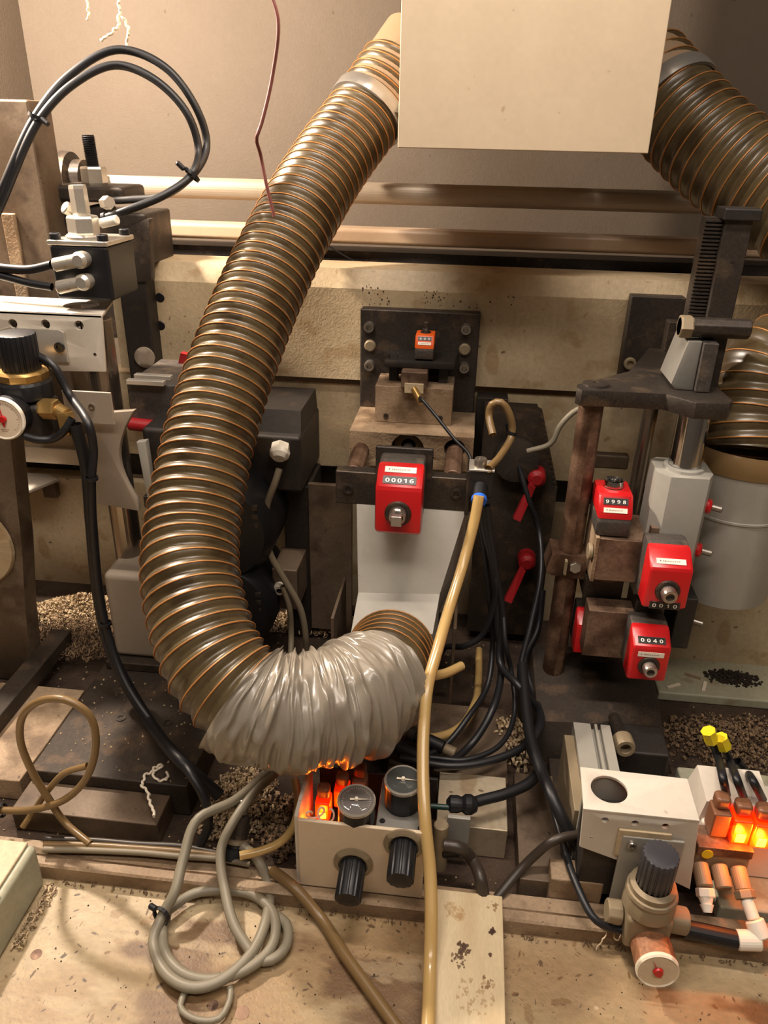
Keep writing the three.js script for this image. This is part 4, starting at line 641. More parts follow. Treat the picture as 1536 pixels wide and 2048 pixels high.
plugUnit('unlit plug with a yellow tag behind the front upright gauge', [-0.0825, 0.064, -0.602], 0, {});
plugUnit('dim reddish plug, leftmost of the three on the right valve block', [0.2745, 0.090, -0.578], 0, { h: 0.030, d: 0.02, w: 0.017 });
plugUnit('brightest glowing orange plug, middle of the three on the right valve block', [0.2935, 0.088, -0.574], 10, { power: 0.012, h: 0.030, d: 0.02, w: 0.018 });
plugUnit('glowing orange plug at the right edge, rightmost of three on the valve block', [0.3125, 0.087, -0.572], 10, { power: 0.012, h: 0.030, d: 0.02, w: 0.018 });
for (const [x, y, z, where] of [[-0.121, 0.098, -0.600, 'leftmost'], [-0.104, 0.099, -0.608, 'middle'], [-0.0895, 0.100, -0.616, 'rightmost']]) {
  const g = thing('cable_marker', `small yellow tag on a black lead under the taped hose, ${where} of three`, 'tag', 'tags in the control box');
  lathe(g, 'sleeve', M.yellow, [x, y, z], [0, 0.8, -0.6], [[0.0026, 0], [0.005, 0], [0.0052, 0.006], [0.005, 0.012], [0.0026, 0.012]], 8);
  mesh(g, 'lead', tubeG([[x, y - 0.006, z + 0.004], [x, y + 0.012, z - 0.010], [x + 0.006, y + 0.012, z - 0.04], [x + 0.02, y - 0.03, z - 0.07]], 0.0026), M.rubber);
}
for (const [n, m, where] of [['wA', 1, 'left lead'], ['wB', 1, 'middle lead'], ['wC', 0, 'right lead']]) {
  const p = PATH[n], g = thing('plug_lead', `shiny dark ${where} rising from the plugs at the right edge` + (m ? ', with a yellow tag' : ''), 'cable');
  mesh(g, 'lead', tubeG(p, 0.0042), M.cableDark);
  if (m) { const e = p[p.length - 1], f = p[p.length - 2]; lathe(g, 'tag', M.yellow, e, [e[0] - f[0], e[1] - f[1], e[2] - f[2]], [[0, 0], [0.0078, 0], [0.0072, 0.007], [0.0078, 0.015], [0, 0.015]], 7); }
}
{
  const g = thing('valve_block', 'white valve block carrying the three plugs at the right edge', 'valve');
  bx(g, 'body', M.white, [0.264, 0.365], [0.022, 0.092], [-0.645, -0.583], 0.004);
  hull(g, 'hump', M.white, [[0.262, 0.09, -0.64], [0.33, 0.09, -0.64], [0.262, 0.09, -0.59], [0.33, 0.09, -0.588], [0.266, 0.118, -0.635], [0.328, 0.118, -0.635], [0.266, 0.112, -0.592], [0.328, 0.112, -0.592]]);
  bx(g, 'manifold', M.rust, [0.254, 0.306], [0.078, 0.0885], [-0.584, -0.556], 0.001);
  bx(g, 'lower_block', M.brassDirty, [0.254, 0.306], [0.05, 0.078], [-0.584, -0.558], 0.002);
  lathe(g, 'yellow_tag', M.yellow, [0.264, 0.0795, -0.557], [0, 0, 1], [[0, 0], [0.0055, 0], [0.0055, 0.0015], [0, 0.002]], 20);
  for (const x of [0.260, 0.278, 0.296]) rod(g, 'port', M.brassDirty, [x, 0.064, -0.558], [x + 0.002, 0.055, -0.538], 0.0078);
}
{
  const g = thing('brass_elbow', 'pale jointed elbow fitting below the lit plugs at the right edge', 'fitting');
  hex(g, 'nut', M.brassDirty, [0.298, 0.056, -0.539], [0.15, -0.5, 0.8], 0.0095, 0.008);
  rod(g, 'neck', M.label, [0.299, 0.053, -0.532], [0.304, 0.043, -0.518], 0.0058);
  rod(g, 'joint', M.label, [0.304, 0.043, -0.518], [0.310, 0.033, -0.506], 0.0088);
  rod(g, 'branch', M.label, [0.309, 0.031, -0.506], [0.288, 0.028, -0.506], 0.0092);
  rod(g, 'cuff', M.rubber, [0.289, 0.028, -0.506], [0.238, 0.033, -0.508], 0.0085);
}
{
  const g = thing('hose_nipple', 'pale stepped nipple under the left port of the right valve block', 'fitting');
  hex(g, 'nut', M.label, [0.262, 0.054, -0.538], [0.05, -0.6, 0.8], 0.0088, 0.008);
  lathe(g, 'barb', M.label, [0.2624, 0.049, -0.5317], [0.05, -0.6, 0.8], [[0, 0], [0.0072, 0], [0.005, 0.006], [0.0066, 0.006], [0.004, 0.013], [0, 0.013]], 18);
}

// ------------------------------------------------------------------ left-hand unit
{
  const g = thing('machine_column', 'brown upright steel column at the left edge', 'column');
  bx(g, 'shaft', M.plateDirty, [-0.66, -0.542], [0.30, 0.728], [-1.04, -0.985], 0.003);
  bx(g, 'wall_arm', M.plateDirty, [-0.842, -0.655], [0.40, 0.62], [-1.04, -1.0], 0.002);
  bx(g, 'edge_strip', M.creamDirty, [-0.60, -0.582], [0.30, 0.60], [-0.985, -0.979], 0.002);
}
{
  const g = thing('guide_tube', 'long round steel tube crossing behind the hoses', 'tube');
  rod(g, 'tube', M.tubeSteel, [-0.60, 0.623, -1.18], [1.2, 0.623, -1.18], 0.0145, 0.001, 28);
  lathe(g, 'bearing', M.gun, [-0.604, 0.632, -1.16], [1, 0, 0], [[0, 0], [0.036, 0], [0.038, 0.004], [0.036, 0.018], [0.026, 0.022], [0.026, 0.036], [0.018, 0.04], [0.0145, 0.06]], 36);
}
{
  const g = thing('adjusting_stud', 'dark threaded stud with a zinc nut behind the cable loop', 'stud');
  const th = [[0, 0]]; for (let i = 0; i < 18; i++) th.push([0.0085, i * 0.0021], [0.0072, i * 0.0021 + 0.00105]); th.push([0.0075, 0.038], [0, 0.038]);
  lathe(g, 'thread', M.black, [-0.5025, 0.653, -1.05], [-0.03, 1, 0], th, 18);
  hex(g, 'nut', M.zinc, [-0.5025, 0.632, -1.05], [0, 1, 0], 0.0165, 0.022);
  bx(g, 'lug', M.darkPlate, [-0.556, -0.455], [0.612, 0.632], [-1.10, -1.025], 0.006);
  rod(g, 'hose_stub', M.blackDust, [-0.55, 0.585, -1.04], [-0.478, 0.602, -1.04], 0.012);
  bx(g, 'carrier', M.darkPlate, [-0.56, -0.43], [0.535, 0.600], [-1.12, -1.03], 0.004);
}
{
  const g = thing('valve_actuator', 'black valve body with a bright zinc nut and stud at left', 'valve');
  bx(g, 'body', M.black, [-0.478, -0.409], [0.520, 0.580], [-0.935, -0.862], 0.004);
  bx(g, 'cover', M.zinc, [-0.479, -0.408], [0.580, 0.5855], [-0.936, -0.861], 0.0015);
  for (const [x, z] of [[-0.472, -0.869], [-0.416, -0.869], [-0.472, -0.928], [-0.416, -0.928]]) cap(g, 'screw', M.black, [x, 0.5855, z], [0, 1, 0], 0.0062, 0.007);
  lathe(g, 'base_ring', M.zinc, [-0.4445, 0.5855, -0.885], [0, 1, 0], [[0, 0], [0.021, 0], [0.021, 0.003], [0.019, 0.005], [0, 0.005]], 28);
  hex(g, 'nut', M.zinc, [-0.4445, 0.590, -0.885], [0, 1, 0], 0.0175, 0.020);
  hex(g, 'stud', M.zinc, [-0.4445, 0.610, -0.885], [-0.02, 1, 0], 0.0098, 0.032);
  rod(g, 'side_plug', M.zinc, [-0.462, 0.612, -0.90], [-0.468, 0.618, -0.892], 0.007); hex(g, 'side_nut', M.zinc, [-0.428, 0.622, -0.91], [0.8, 0.1, 0.6], 0.0075, 0.014);
  for (const [y0, y1] of [[0.5665, 0.560], [0.5425, 0.5355]]) { const e = sub(g, 'elbow'); lathe(e, 'swivel', M.zinc, [-0.437, y0, -0.862], [0, 0, 1], [[0, 0], [0.0085, 0], [0.0092, 0.004], [0.0092, 0.014], [0.006, 0.018], [0, 0.0185]], 24); rod(e, 'arm', M.zinc, [-0.437, y0, -0.852], [-0.468, y1, -0.850], 0.0076); }
  rod(g, 'outlet', M.label, [-0.428, 0.601, -0.895], [-0.406, 0.606, -0.892], 0.0055);
}
{
  const g = thing('angle_plate', 'dark upright angle plate left of the hose on the beam end', 'plate');
  prism(g, 'plate', M.darkPlate, [[-0.476, 0.573], [-0.424, 0.595], [-0.420, 0.595], [-0.427, 0.518], [-0.440, 0.514], [-0.473, 0.516]], 'z', -1.032, -1.018, 0.001);
  bx(g, 'stem', M.blackDust, [-0.475, -0.436], [0.36, 0.518], [-1.06, -1.02], 0.003);
  lathe(g, 'washer', M.casting, [-0.449, 0.412, -1.02], [0, 0, 1], [[0, 0], [0.0145, 0], [0.0145, 0.003], [0.012, 0.0045], [0.006, 0.005], [0, 0.005]]);
}
{
  const g = thing('channel_bracket', 'white folded channel bracket with round holes at the left edge', 'bracket');
  prism(g, 'top', M.white, [[-0.66, -0.925], [-0.440, -0.925], [-0.4165, -0.842], [-0.66, -0.842]], 'y', 0.5045, 0.508, 0.0008, [[-0.4655, -0.893, 0.0205]]);
  prism(g, 'front', M.white, [[-0.66, 0.508], [-0.4165, 0.508], [-0.4215, 0.442], [-0.476, 0.440], [-0.498, 0.452], [-0.66, 0.452]], 'z', -0.8455, -0.842, 0.0008, [[-0.526, 0.494, 0.0062], [-0.486, 0.495, 0.0062], [-0.4455, 0.4955, 0.0062], [-0.4315, 0.462, 0.0028]]);
  bx(g, 'valve_core', M.blackDust, [-0.64, -0.456], [0.44, 0.482], [-0.91, -0.852], 0.002);
  const m = mesh(g, 'mount_plate', prismG([[-0.520, 0.452], [-0.464, 0.452], [-0.464, 0.487], [-0.469, 0.490], [-0.520, 0.490]], 'z', -0.8418, -0.838, 0.0008), M.zinc);
  mesh(m, 'screw', capG([-0.471, 0.470, -0.838], [0, 0, 1], 0.006, 0.003), M.black);
}
{
  const g = thing('guide_post', 'round steel guide post with a grey sleeve left of the hose', 'post');
  rod(g, 'shaft', M.shaft, [-0.4345, 0.04, -0.862], [-0.4345, 0.500, -0.862], 0.0178, 0.001, 32);
  bx(g, 'sleeve', M.casting, [-0.4465, -0.385], [0.058, 0.187], [-0.90, -0.803], 0.008);
}
{
  const g = thing('shield_plate', 'thin grey plate hanging beside the black hoses at left', 'plate');
  bx(g, 'plate', M.casting, [-0.449, -0.392], [0.397, 0.435], [-0.790, -0.787], 0.0008);
  cap(g, 'screw', M.steel, [-0.416, 0.418, -0.787], [0, 0, 1], 0.0035, 0.002);
}
{
  const g = thing('saddle_casting', 'grey casting with a curved cut-out around the guide post', 'casting');
  const pts = [[-0.4255, 0.405], [-0.372, 0.412]]; for (let i = 0; i <= 10; i++) { const t = i / 10; pts.push([-0.374 - 0.024 * Math.sin(Math.PI * (0.15 + 0.72 * t)) , 0.392 - 0.092 * t]); } pts.push([-0.383, 0.284], [-0.4335, 0.290]);
  prism(g, 'body', M.casting, pts, 'z', -0.806, -0.7975, 0.001);
  bx(g, 'slide', M.darkGrey, [-0.402, -0.335], [0.372, 0.428], [-0.96, -0.85], 0.003);
  for (const z of [-0.868, -0.845]) bx(g, 'gib', M.zinc, [-0.398, -0.352], [0.428, 0.434], [z - 0.005, z + 0.004], 0.001);
  bx(g, 'link', M.blackDust, [-0.375, -0.34], [0.25, 0.385], [-0.85, -0.815], 0.006);
}
{
  const g = thing('stop_bar', 'small pale upright bar between the grey casting and the hose', 'bar');
  prism(g, 'bar', M.greyPaint, [[-0.3735, 0.374], [-0.362, 0.376], [-0.3605, 0.296], [-0.369, 0.302]], 'z', -0.806, -0.796, 0.001);
  bx(g, 'foot', M.blackDust, [-0.374, -0.35], [0.29, 0.305], [-0.83, -0.796], 0.001);
}
{
  const g = thing('base_plate', 'dark greasy base plate under the guide post', 'plate');
  bx(g, 'plate', M.darkBase, [-0.462, -0.277], [0.0, 0.045], [-0.862, -0.604], 0.002);
  for (const [x, z] of [[-0.395, -0.70], [-0.335, -0.70], [-0.42, -0.755]]) cap(g, 'screw', M.gun, [x, 0.0445, z], [0, 1, 0], 0.006, 0.002);
  bx(g, 'post_foot', M.darkBase, [-0.455, -0.375], [0.045, 0.058], [-0.862, -0.79], 0.002);
}
solo('step_plate', 'worn steel plate in front of the dark base plate', 'plate', boxG([-0.462, -0.297], [0, 0.030], [-0.6035, -0.561], 0.0015), M.plateDirty);
solo('side_plate', 'flat beige plate on the bed at the left edge', 'plate', boxG([-0.80, -0.474], [0, 0.030], [-0.762, -0.600], 0.0015), M.creamDirty);
solo('rail_bar', 'narrow dark bar lying front to back on the left beige plate', 'bar', boxG([-0.566, -0.538], [0.030, 0.052], [-0.86, -0.62], 0.002), M.darkBase);
{
  const g = thing('motor_housing', 'dark rounded housing cut by the left edge of the picture', 'housing');
  prism(g, 'shell', M.plateDirty, [[-0.70, 0], [-0.572, 0], [-0.560, 0.12], [-0.545, 0.22], [-0.530, 0.37], [-0.545, 0.385], [-0.70, 0.385]], 'z', -0.832, -0.80, 0.006);
  lathe(g, 'disc', M.cream, [-0.615, 0.22, -0.80], [0, 0, 1], [[0, 0], [0.058, 0], [0.06, 0.002], [0.058, 0.006], [0.05, 0.007], [0, 0.007]], 48);
}
{
  const g = thing('wall_shelf', 'small bright white shelf plate low on the left rear panel', 'shelf');
  prism(g, 'plate', M.white, [[-0.79, -1.062], [-0.655, -1.062], [-0.628, -1.048], [-0.650, -1.000], [-0.79, -1.000]], 'y', 0.196, 0.201, 0.001);
  bx(g, 'bracket', M.plateDirty, [-0.66, -0.638], [0.165, 0.196], [-1.062, -1.050], 0.001);
}
solo('guide_strip', 'pale steel strip above the white shelf on the left rear panel', 'strip', boxG([-0.80, -0.575], [0.224, 0.250], [-1.095, -1.052], 0.001), M.zinc);

// ------------------------------------------------------------------ behind the hoses
{
  const g = thing('motor_box', 'black motor terminal box with a white cable gland beside the hose', 'motor');
  bx(g, 'box', M.blackDust, [-0.285, -0.209], [0.262, 0.342], [-1.055, -0.925], 0.005);
  hull(g, 'lid', M.blackDust, [[-0.283, 0.342, -0.938], [-0.211, 0.342, -0.938], [-0.283, 0.342, -1.05], [-0.211, 0.342, -1.05], [-0.283, 0.370, -0.95], [-0.213, 0.370, -0.95], [-0.283, 0.370, -1.05], [-0.213, 0.370, -1.05]]);
  const gl = sub(g, 'cable_gland'); hex(gl, 'nut', M.label, [-0.235, 0.330, -0.925], [0.02, -0.55, 0.8], 0.0128, 0.011); lathe(gl, 'dome', M.label, [-0.2348, 0.324, -0.9162], [0.02, -0.55, 0.8], [[0, 0], [0.0135, 0], [0.0128, 0.006], [0.008, 0.011], [0.005, 0.0112], [0, 0.011]], 24);
}
{
  const g = thing('fan_motor', 'black finned motor end just behind the hose', 'motor');
  lathe(g, 'cover', M.black, [-0.315, 0.225, -0.97], [0, 0, 1], [[0, 0], [0.075, 0], [0.078, 0.01], [0.078, 0.09], [0.068, 0.108], [0.03, 0.112], [0, 0.112]], 40);
  lathe(g, 'cover', M.black, [-0.318, 0.105, -0.97], [0, 0, 1], [[0, 0], [0.075, 0], [0.078, 0.01], [0.078, 0.09], [0.068, 0.108], [0.03, 0.112], [0, 0.112]], 40);
  for (const y of [0.262, 0.250, 0.238]) bx(g, 'vent', M.gun, [-0.262, -0.254], [y, y + 0.007], [-0.868, -0.861], 0.0008);
  for (const y of [0.132, 0.120, 0.108]) bx(g, 'vent', M.gun, [-0.264, -0.256], [y, y + 0.007], [-0.868, -0.861], 0.0008);
}
{
  const g = thing('cable_gland', 'small pale gland low on the dark housing behind the hose', 'gland');
  lathe(g, 'ring', M.label, [-0.238, 0.128, -0.90], [0, -0.2, 1], [[0.004, 0], [0.0085, 0], [0.0095, 0.006], [0.008, 0.010], [0.004, 0.010]], 20);
  bx(g, 'mount', M.plateDirty, [-0.25, -0.214], [0.09, 0.155], [-0.965, -0.90], 0.002);
}
{
  const g = thing('inner_cheek', 'brown upright sheet between the hose and the centre chute', 'sheet');
  bx(g, 'sheet', M.plateDirty, [-0.208, -0.146], [0.02, 0.262], [-0.965, -0.958], 0.001);
  bx(g, 'rear_box', M.blackDust, [-0.245, -0.207], [0.0, 0.255], [-1.05, -0.962], 0.002);
}
{ // toothed dark belt cover right of centre
  const g = thing('belt_cover', 'dark toothed belt cover in the shade right of the chute', 'cover'), z = [[0.028, 0.372], [0.100, 0.372]];
  for (let i = 0; i < 14; i++) { const y = 0.368 - i * 0.0075, x = 0.101 + 0.0022 * i; z.push([x, y], [x + 0.006, y - 0.003]); }
  z.push([0.135, 0.2], [0.135, 0.02], [0.028, 0.02]);
  prism(g, 'cover', M.darkBase, z, 'z', -1.03, -0.985, 0.001);
  bx(g, 'rear_plate', M.blackDust, [0.018, 0.06], [0.20, 0.376], [-1.058, -1.03], 0.001);
  lathe(g, 'pulley', M.darkPlate, [0.075, 0.31, -0.985], [0, 0, 1], [[0, 0], [0.03, 0], [0.03, 0.018], [0.02, 0.02], [0, 0.02]], 32);
  bx(g, 'link_arm', M.plateDirty, [0.155, 0.225], [0.30, 0.32], [-1.0, -0.985], 0.003);
}
for (const [x, y, label] of [[0.100, 0.280, 'red lever with a knob head in the shade left of the rusty post'], [0.1, 0.15, 'lower dim red lever in the shade left of the rusty post']]) {
  const g = thing('clamp_lever', label, 'lever');
  lathe(g, 'head', M.redOld, [x + 0.004, y + 0.008, -0.985], [0, 0, 1], [[0, 0], [0.012, 0], [0.0135, 0.004], [0.012, 0.022], [0.007, 0.026], [0, 0.026]], 20);
  hull(g, 'handle', M.redOld, [[x - 0.004, y + 0.006, -0.965], [x + 0.003, y - 0.002, -0.965], [x - 0.024, y - 0.040, -0.945], [x - 0.014, y - 0.044, -0.945], [x - 0.004, y + 0.006, -0.958], [x + 0.003, y - 0.002, -0.958], [x - 0.024, y - 0.040, -0.936], [x - 0.014, y - 0.044, -0.936]]);
}
{
  const g = thing('clamp_lever', 'red lever half hidden by the left flank of the hose', 'lever');
  hull(g, 'handle', M.redOld, [[-0.380, 0.402, -0.955], [-0.370, 0.398, -0.955], [-0.366, 0.442, -0.95], [-0.354, 0.440, -0.95], [-0.380, 0.402, -0.944], [-0.370, 0.398, -0.944], [-0.366, 0.442, -0.94], [-0.354, 0.440, -0.94]]);
  lathe(g, 'head', M.redOld, [-0.384, 0.396, -0.965], [0, 0, 1], [[0, 0], [0.011, 0], [0.012, 0.004], [0.011, 0.022], [0, 0.024]], 20);
  rod(g, 'lower_head', M.redOld, [-0.402, 0.378, -0.845], [-0.372, 0.376, -0.845], 0.008);
}

// ------------------------------------------------------------------ plates and blocks along the front
solo('cover_panel', 'pale stained cover strip lying over the front rail', 'panel', boxG([0.004, 0.0705], [0.0195, 0.0285], [-0.524, -0.15], 0.001), std(0xe7dcc6, 0.4, 0, { map: texStrip }));
{
  const g = thing('corner_block', 'grey-green painted block at the lower left corner', 'block');
  bx(g, 'block', M.greyGreen, [-0.62, -0.395], [0, 0.056], [-0.502, -0.15], 0.006);
  bx(g, 'top_sheet', M.cream, [-0.62, -0.402], [0.056, 0.0595], [-0.500, -0.15], 0.002);
}
solo('bearing_plate', 'bright scratched steel plate behind the control box', 'plate', boxG([0.001, 0.0765], [0.0, 0.042], [-0.668, -0.592], 0.001), std(0xcfc5b2, 0.42, 0.35, { map: texGrime }));
solo('floor_plate', 'brown plate right of the bright scratched plate', 'plate', boxG([0.088, 0.134], [0, 0.030], [-0.69, -0.545], 0.001), M.plateDirty);
solo('rear_plate', 'brown flat plate behind the bright scratched plate', 'plate', boxG([-0.06, 0.08], [0, 0.03], [-0.80, -0.672], 0.001), M.plateDirty);
solo('foot_block', 'beige block left of the lower right regulator', 'block', boxG([0.117, 0.168], [0, 0.046], [-0.562, -0.536], 0.002), M.creamDirty);
{
  const g = thing('tee_fitting', 'brass tee fitting at the right side of the control box', 'fitting');
  rod(g, 'stem', M.brassDirty, [0.007, 0.02, -0.556], [0.006, 0.078, -0.560], 0.0075);
  rod(g, 'branch', M.rubber, [0.008, 0.045, -0.557], [0.026, 0.046, -0.560], 0.008);
  bx(g, 'plate', M.greyPaint, [0.012, 0.036], [0.03, 0.066], [-0.585, -0.580], 0.001);
}
{
  const g = thing('rod_end', 'grey knuckle fitting beside the coiled grey cables', 'fitting');
  rod(g, 'body', M.gun, [-0.205, 0.02, -0.54], [-0.203, 0.055, -0.565], 0.010); lathe(g, 'ring', M.brassDirty, [-0.2045, 0.032, -0.5485], [0.05, 0.8, -0.6], [[0.010, 0], [0.0125, 0], [0.0125, 0.004], [0.010, 0.005]], 20); rod(g, 'stem', M.steel, [-0.203, 0.055, -0.565], [-0.202, 0.068, -0.574], 0.0065);
  rod(g, 'cap', M.cableDark, [-0.207, 0.02, -0.537], [-0.206, 0.03, -0.545], 0.0145);
}

// ------------------------------------------------------------------ hoses, tubes, cables
const tie = (g, p, dir, r) => lathe(g, 'cable_tie', M.rubber, p, dir, [[r, 0], [r + 0.0012, 0], [r + 0.0012, 0.004], [r, 0.004]], 16);
function line(name, label, cat, path, r, mat, rad) { return solo(name, label, cat, tubeG(PATH[path], r, undefined, rad || 10), mat); }
{
  const g = thing('air_line', 'outer black tube of the big loop at upper left', 'tube'); mesh(g, 'tube', tubeG(PATH.loopA, 0.0046), M.rubber);
  const t1 = sub(g, 'cable_tie'); const a = V(PATH.loopA[2]).lerp(V(PATH.loopB[2]), 0.5), b = V(PATH.loopA[8]).lerp(V(PATH.loopB[8]), 0.5);
  lathe(t1, 'strap', M.rubber, a.toArray(), [0.35, 0.9, -0.1], [[0.0095, 0], [0.0105, 0], [0.0105, 0.004], [0.0095, 0.004]], 14); rod(t1, 'lock', M.rubber, [a.x + 0.008, a.y, a.z + 0.006], [a.x + 0.017, a.y - 0.006, a.z + 0.008], 0.003);
  const t2 = sub(g, 'cable_tie'); lathe(t2, 'strap', M.rubber, b.toArray(), [-0.6, -0.7, 0.4], [[0.0095, 0], [0.0105, 0], [0.0105, 0.004], [0.0095, 0.004]], 14); rod(t2, 'lock', M.rubber, [b.x - 0.008, b.y + 0.004, b.z + 0.006], [b.x - 0.016, b.y + 0.012, b.z + 0.008], 0.003);
  lathe(g, 'ferrule', M.black, PATH.loopA[PATH.loopA.length - 1], [-1, -0.25, 0], [[0, 0], [0.0062, 0], [0.0062, 0.004], [0, 0.004]], 16);
}
line('air_line', 'inner black tube of the big loop at upper left', 'tube', 'loopB', 0.0046, M.rubber);
line('air_line', 'black tube on the upper chrome elbow of the left valve', 'tube', 'elbA', 0.0052, M.rubber);
line('air_line', 'black tube on the lower chrome elbow of the left valve', 'tube', 'elbB', 0.0046, M.rubber);
{ const g = thing('air_line', 'thick black hose hanging down from the brass fitting at left', 'hose'); mesh(g, 'hose', tubeG(PATH.hoseA, 0.0068, undefined, 12), M.rubber); }
{ const g = thing('air_line', 'thinner black hose beside the thick one, starting behind the left knob', 'hose'); mesh(g, 'hose', tubeG(PATH.hoseB, 0.0048), M.rubber); for (const k of [5, 7]) tie(g, PATH.hoseB[k], [0, 1, 0], 0.006); }
line('air_line', 'short black hose bow below the left cream gauge', 'hose', 'loopsmall', 0.0045, M.rubber);
line('loose_wire', 'thin dark red wire dangling in front of the hose from the top', 'wire', 'wire', 0.0019, M.wireRed, 8);
line('loose_wire', 'fine dark wire lying over the beam near the hose', 'wire', 'wireTop', 0.0012, M.cableDark, 6);
line('motor_cable', 'grey-brown cable hanging from the upper white gland', 'cable', 'gray1', 0.0046, M.cableGrey);
line('motor_cable', 'grey-brown cable hanging from the lower pale gland', 'cable', 'gray2', 0.0042, M.cableGrey);
line('air_tube', 'long pale yellow tube from the blue collar down to the bottom edge', 'tube', 'tubeMain', 0.0062, M.tubeYellow, 12);
{ const g = thing('air_tube', 'dull yellow tube arching above the blue-collared valve', 'tube'); mesh(g, 'tube', tubeG(PATH.tubeUp, 0.0046), M.tubeAmber); tie(g, PATH.tubeUp[5], [0.2, 1, 0], 0.005); }
line('air_tube', 'short cut yellow tube end right of the hose mouth', 'tube', 'yel2', 0.0052, M.tubeYellow);
line('air_tube', 'yellow tube bow on the bed right of the taped bend', 'tube', 'yel3', 0.0052, M.tubeYellow);
line('black_cable', 'black cable sweeping left below the chute, inner one', 'cable', 'blkA', 0.0046, M.cableDark);
line('black_cable', 'black cable sweeping left below the chute, outer one', 'cable', 'blkB', 0.0046, M.cableDark);
line('black_cable', 'black cable tangle curve right beside the hose mouth', 'cable', 'blkC', 0.004, M.cableDark);
line('black_cable', 'long thin black cable past the red levers to the lower right gauge', 'cable', 'blkD', 0.0038, M.cableDark);
line('black_cable', 'black cable nearest the chute, dropping behind the hose mouth', 'cable', 'blkG', 0.0036, M.cableDark);
line('black_cable', 'thin black cable crossing over the cable sweep from the right', 'cable', 'blkH', 0.0032, M.cableDark);
line('black_cable', 'kinked black cable down the left side of the rusty post foot', 'cable', 'blkI', 0.0048, M.cableDark);
for (const [x, y, z, label] of [[-0.030, 0.055, -0.708, 'round black cable plug with a pale tip behind the upright gauges'], [-0.052, 0.052, -0.690, 'round black cable plug beside the pale-tipped one under the tape']]) { const g = thing('cable_plug', label, 'plug'); rod(g, 'body', M.rubber, [x, y, z], [x + 0.034, y - 0.004, z + 0.012], 0.0085); rod(g, 'tip', M.brassDirty, [x + 0.034, y - 0.004, z + 0.012], [x + 0.048, y - 0.006, z + 0.017], 0.0065); rod(g, 'nut', M.gun, [x - 0.010, y + 0.001, z - 0.0035], [x, y, z], 0.0095); }
line('black_cable', 'thick black hose crossing in front of the lower brown plate', 'hose', 'blkF', 0.0066, M.rubber);
{ const g = thing('black_cable', 'black cable with a moulded joint over the bright scratched plate', 'cable'); mesh(g, 'cable', tubeG(PATH.blkE, 0.006), M.rubber); const e = PATH.blkE[PATH.blkE.length - 1]; lathe(g, 'joint', M.rubber, [e[0] + 0.012, e[1], e[2] - 0.002], [-1, 0, 0.08], [[0, 0], [0.007, 0.002], [0.0105, 0.008], [0.0105, 0.014], [0.0075, 0.018], [0.009, 0.022], [0.009, 0.030], [0.004, 0.034], [0, 0.034]], 20); mesh(g, 'thin_lead', tubeG(PATH.grn, 0.003), std(0x1f3a34, 0.4)); }
line('air_tube', 'brown translucent tube curving down right of the control box', 'tube', 'brnG', 0.0062, M.tubeBrown);
line('air_tube', 'brown translucent tube running up to the right bracket', 'tube', 'brnH', 0.0048, M.tubeBrown);
{ const g = thing('air_tube', 'amber tube coiled in a loop at lower left', 'tube'); mesh(g, 'tube', tubeG(PATH.yloop, 0.0038), M.tubeAmber); tie(g, PATH.yloop[1], [1, 0.1, 0], 0.0065); }
line('air_tube', 'thin amber tube branching off the lower left loop', 'tube', 'yloop2', 0.0034, M.tubeAmber);
line('air_tube', 'pale tube along the rail at lower left, middle one', 'tube', 'run0', 0.0033, M.tubeAmber);
line('air_tube', 'pale tube along the rail at lower left, nearest the front', 'tube', 'run1', 0.0033, M.cableGrey);
line('air_tube', 'pale tube along the rail at lower left, farthest back', 'tube', 'run2', 0.0033, M.tubeBrown);
{ const g = thing('grey_cable', 'thick grey cable forming the coil on the front plate', 'cable'); mesh(g, 'cable', tubeG(PATH.gA, 0.0052, undefined, 12), M.tubeGrey); const t = sub(g, 'cable_tie'), p = PATH.gA[5]; lathe(t, 'strap', M.rubber, p, [-0.35, 0.1, 0.9], [[0.0085, 0], [0.0098, 0], [0.0098, 0.004], [0.0085, 0.004]], 14); rod(t, 'lock', M.rubber, [p[0] - 0.006, p[1] + 0.006, p[2]], [p[0] - 0.014, p[1] + 0.007, p[2] - 0.003], 0.003); }
line('grey_cable', 'grey cable dropping straight into the coil', 'cable', 'gB', 0.005, M.tubeGrey);
line('grey_cable', 'second turn of grey cable inside the coil', 'cable', 'gC', 0.005, M.tubeGrey);
line('grey_cable', 'short grey cable bow right of the coil', 'cable', 'gD', 0.005, M.tubeGrey);
line('grey_cable', 'thin flattened ring of grey tube below the coil', 'cable', 'gE', 0.003, M.tubeGrey);
line('air_tube', 'amber tube lying slantwise on the front plate', 'tube', 'floorY', 0.0056, M.tubeAmber);
line('air_tube', 'pale tube arc left of the control box', 'tube', 'paleArc', 0.0044, M.tubeYellow);

// ------------------------------------------------------------------ shavings, threads and crumbs
function ropeG(pts, r, seed, amp) { const R = rng(seed), c = curveOf(pts), n = Math.max(10, Math.round(c.getLength() / 0.003)), q = []; for (let i = 0; i <= n; i++) { const p = c.getPointAt(i / n); q.push([p.x + (R() - 0.5) * amp, p.y + (R() - 0.5) * amp, p.z + (R() - 0.5) * amp]); } return tubeG(q, r, n * 3, 5); }
solo('dust_thread', 'short whitish dust thread hanging at the top left', 'thread', ropeG(PATH.string1, 0.0014, 3, 0.003), M.thread);
{ const g = thing('dust_thread', 'forked whitish dust thread hanging above the cable loop', 'thread'); mesh(g, 'strand', ropeG(PATH.string2, 0.0017, 5, 0.003), M.thread); mesh(g, 'fork', ropeG(PATH.string3, 0.0016, 6, 0.003), M.thread); }
solo('curled_shaving', 'single curly white shaving on the dark base plate', 'shaving', ropeG(PATH.curl, 0.0016, 8, 0.0035), M.thread);
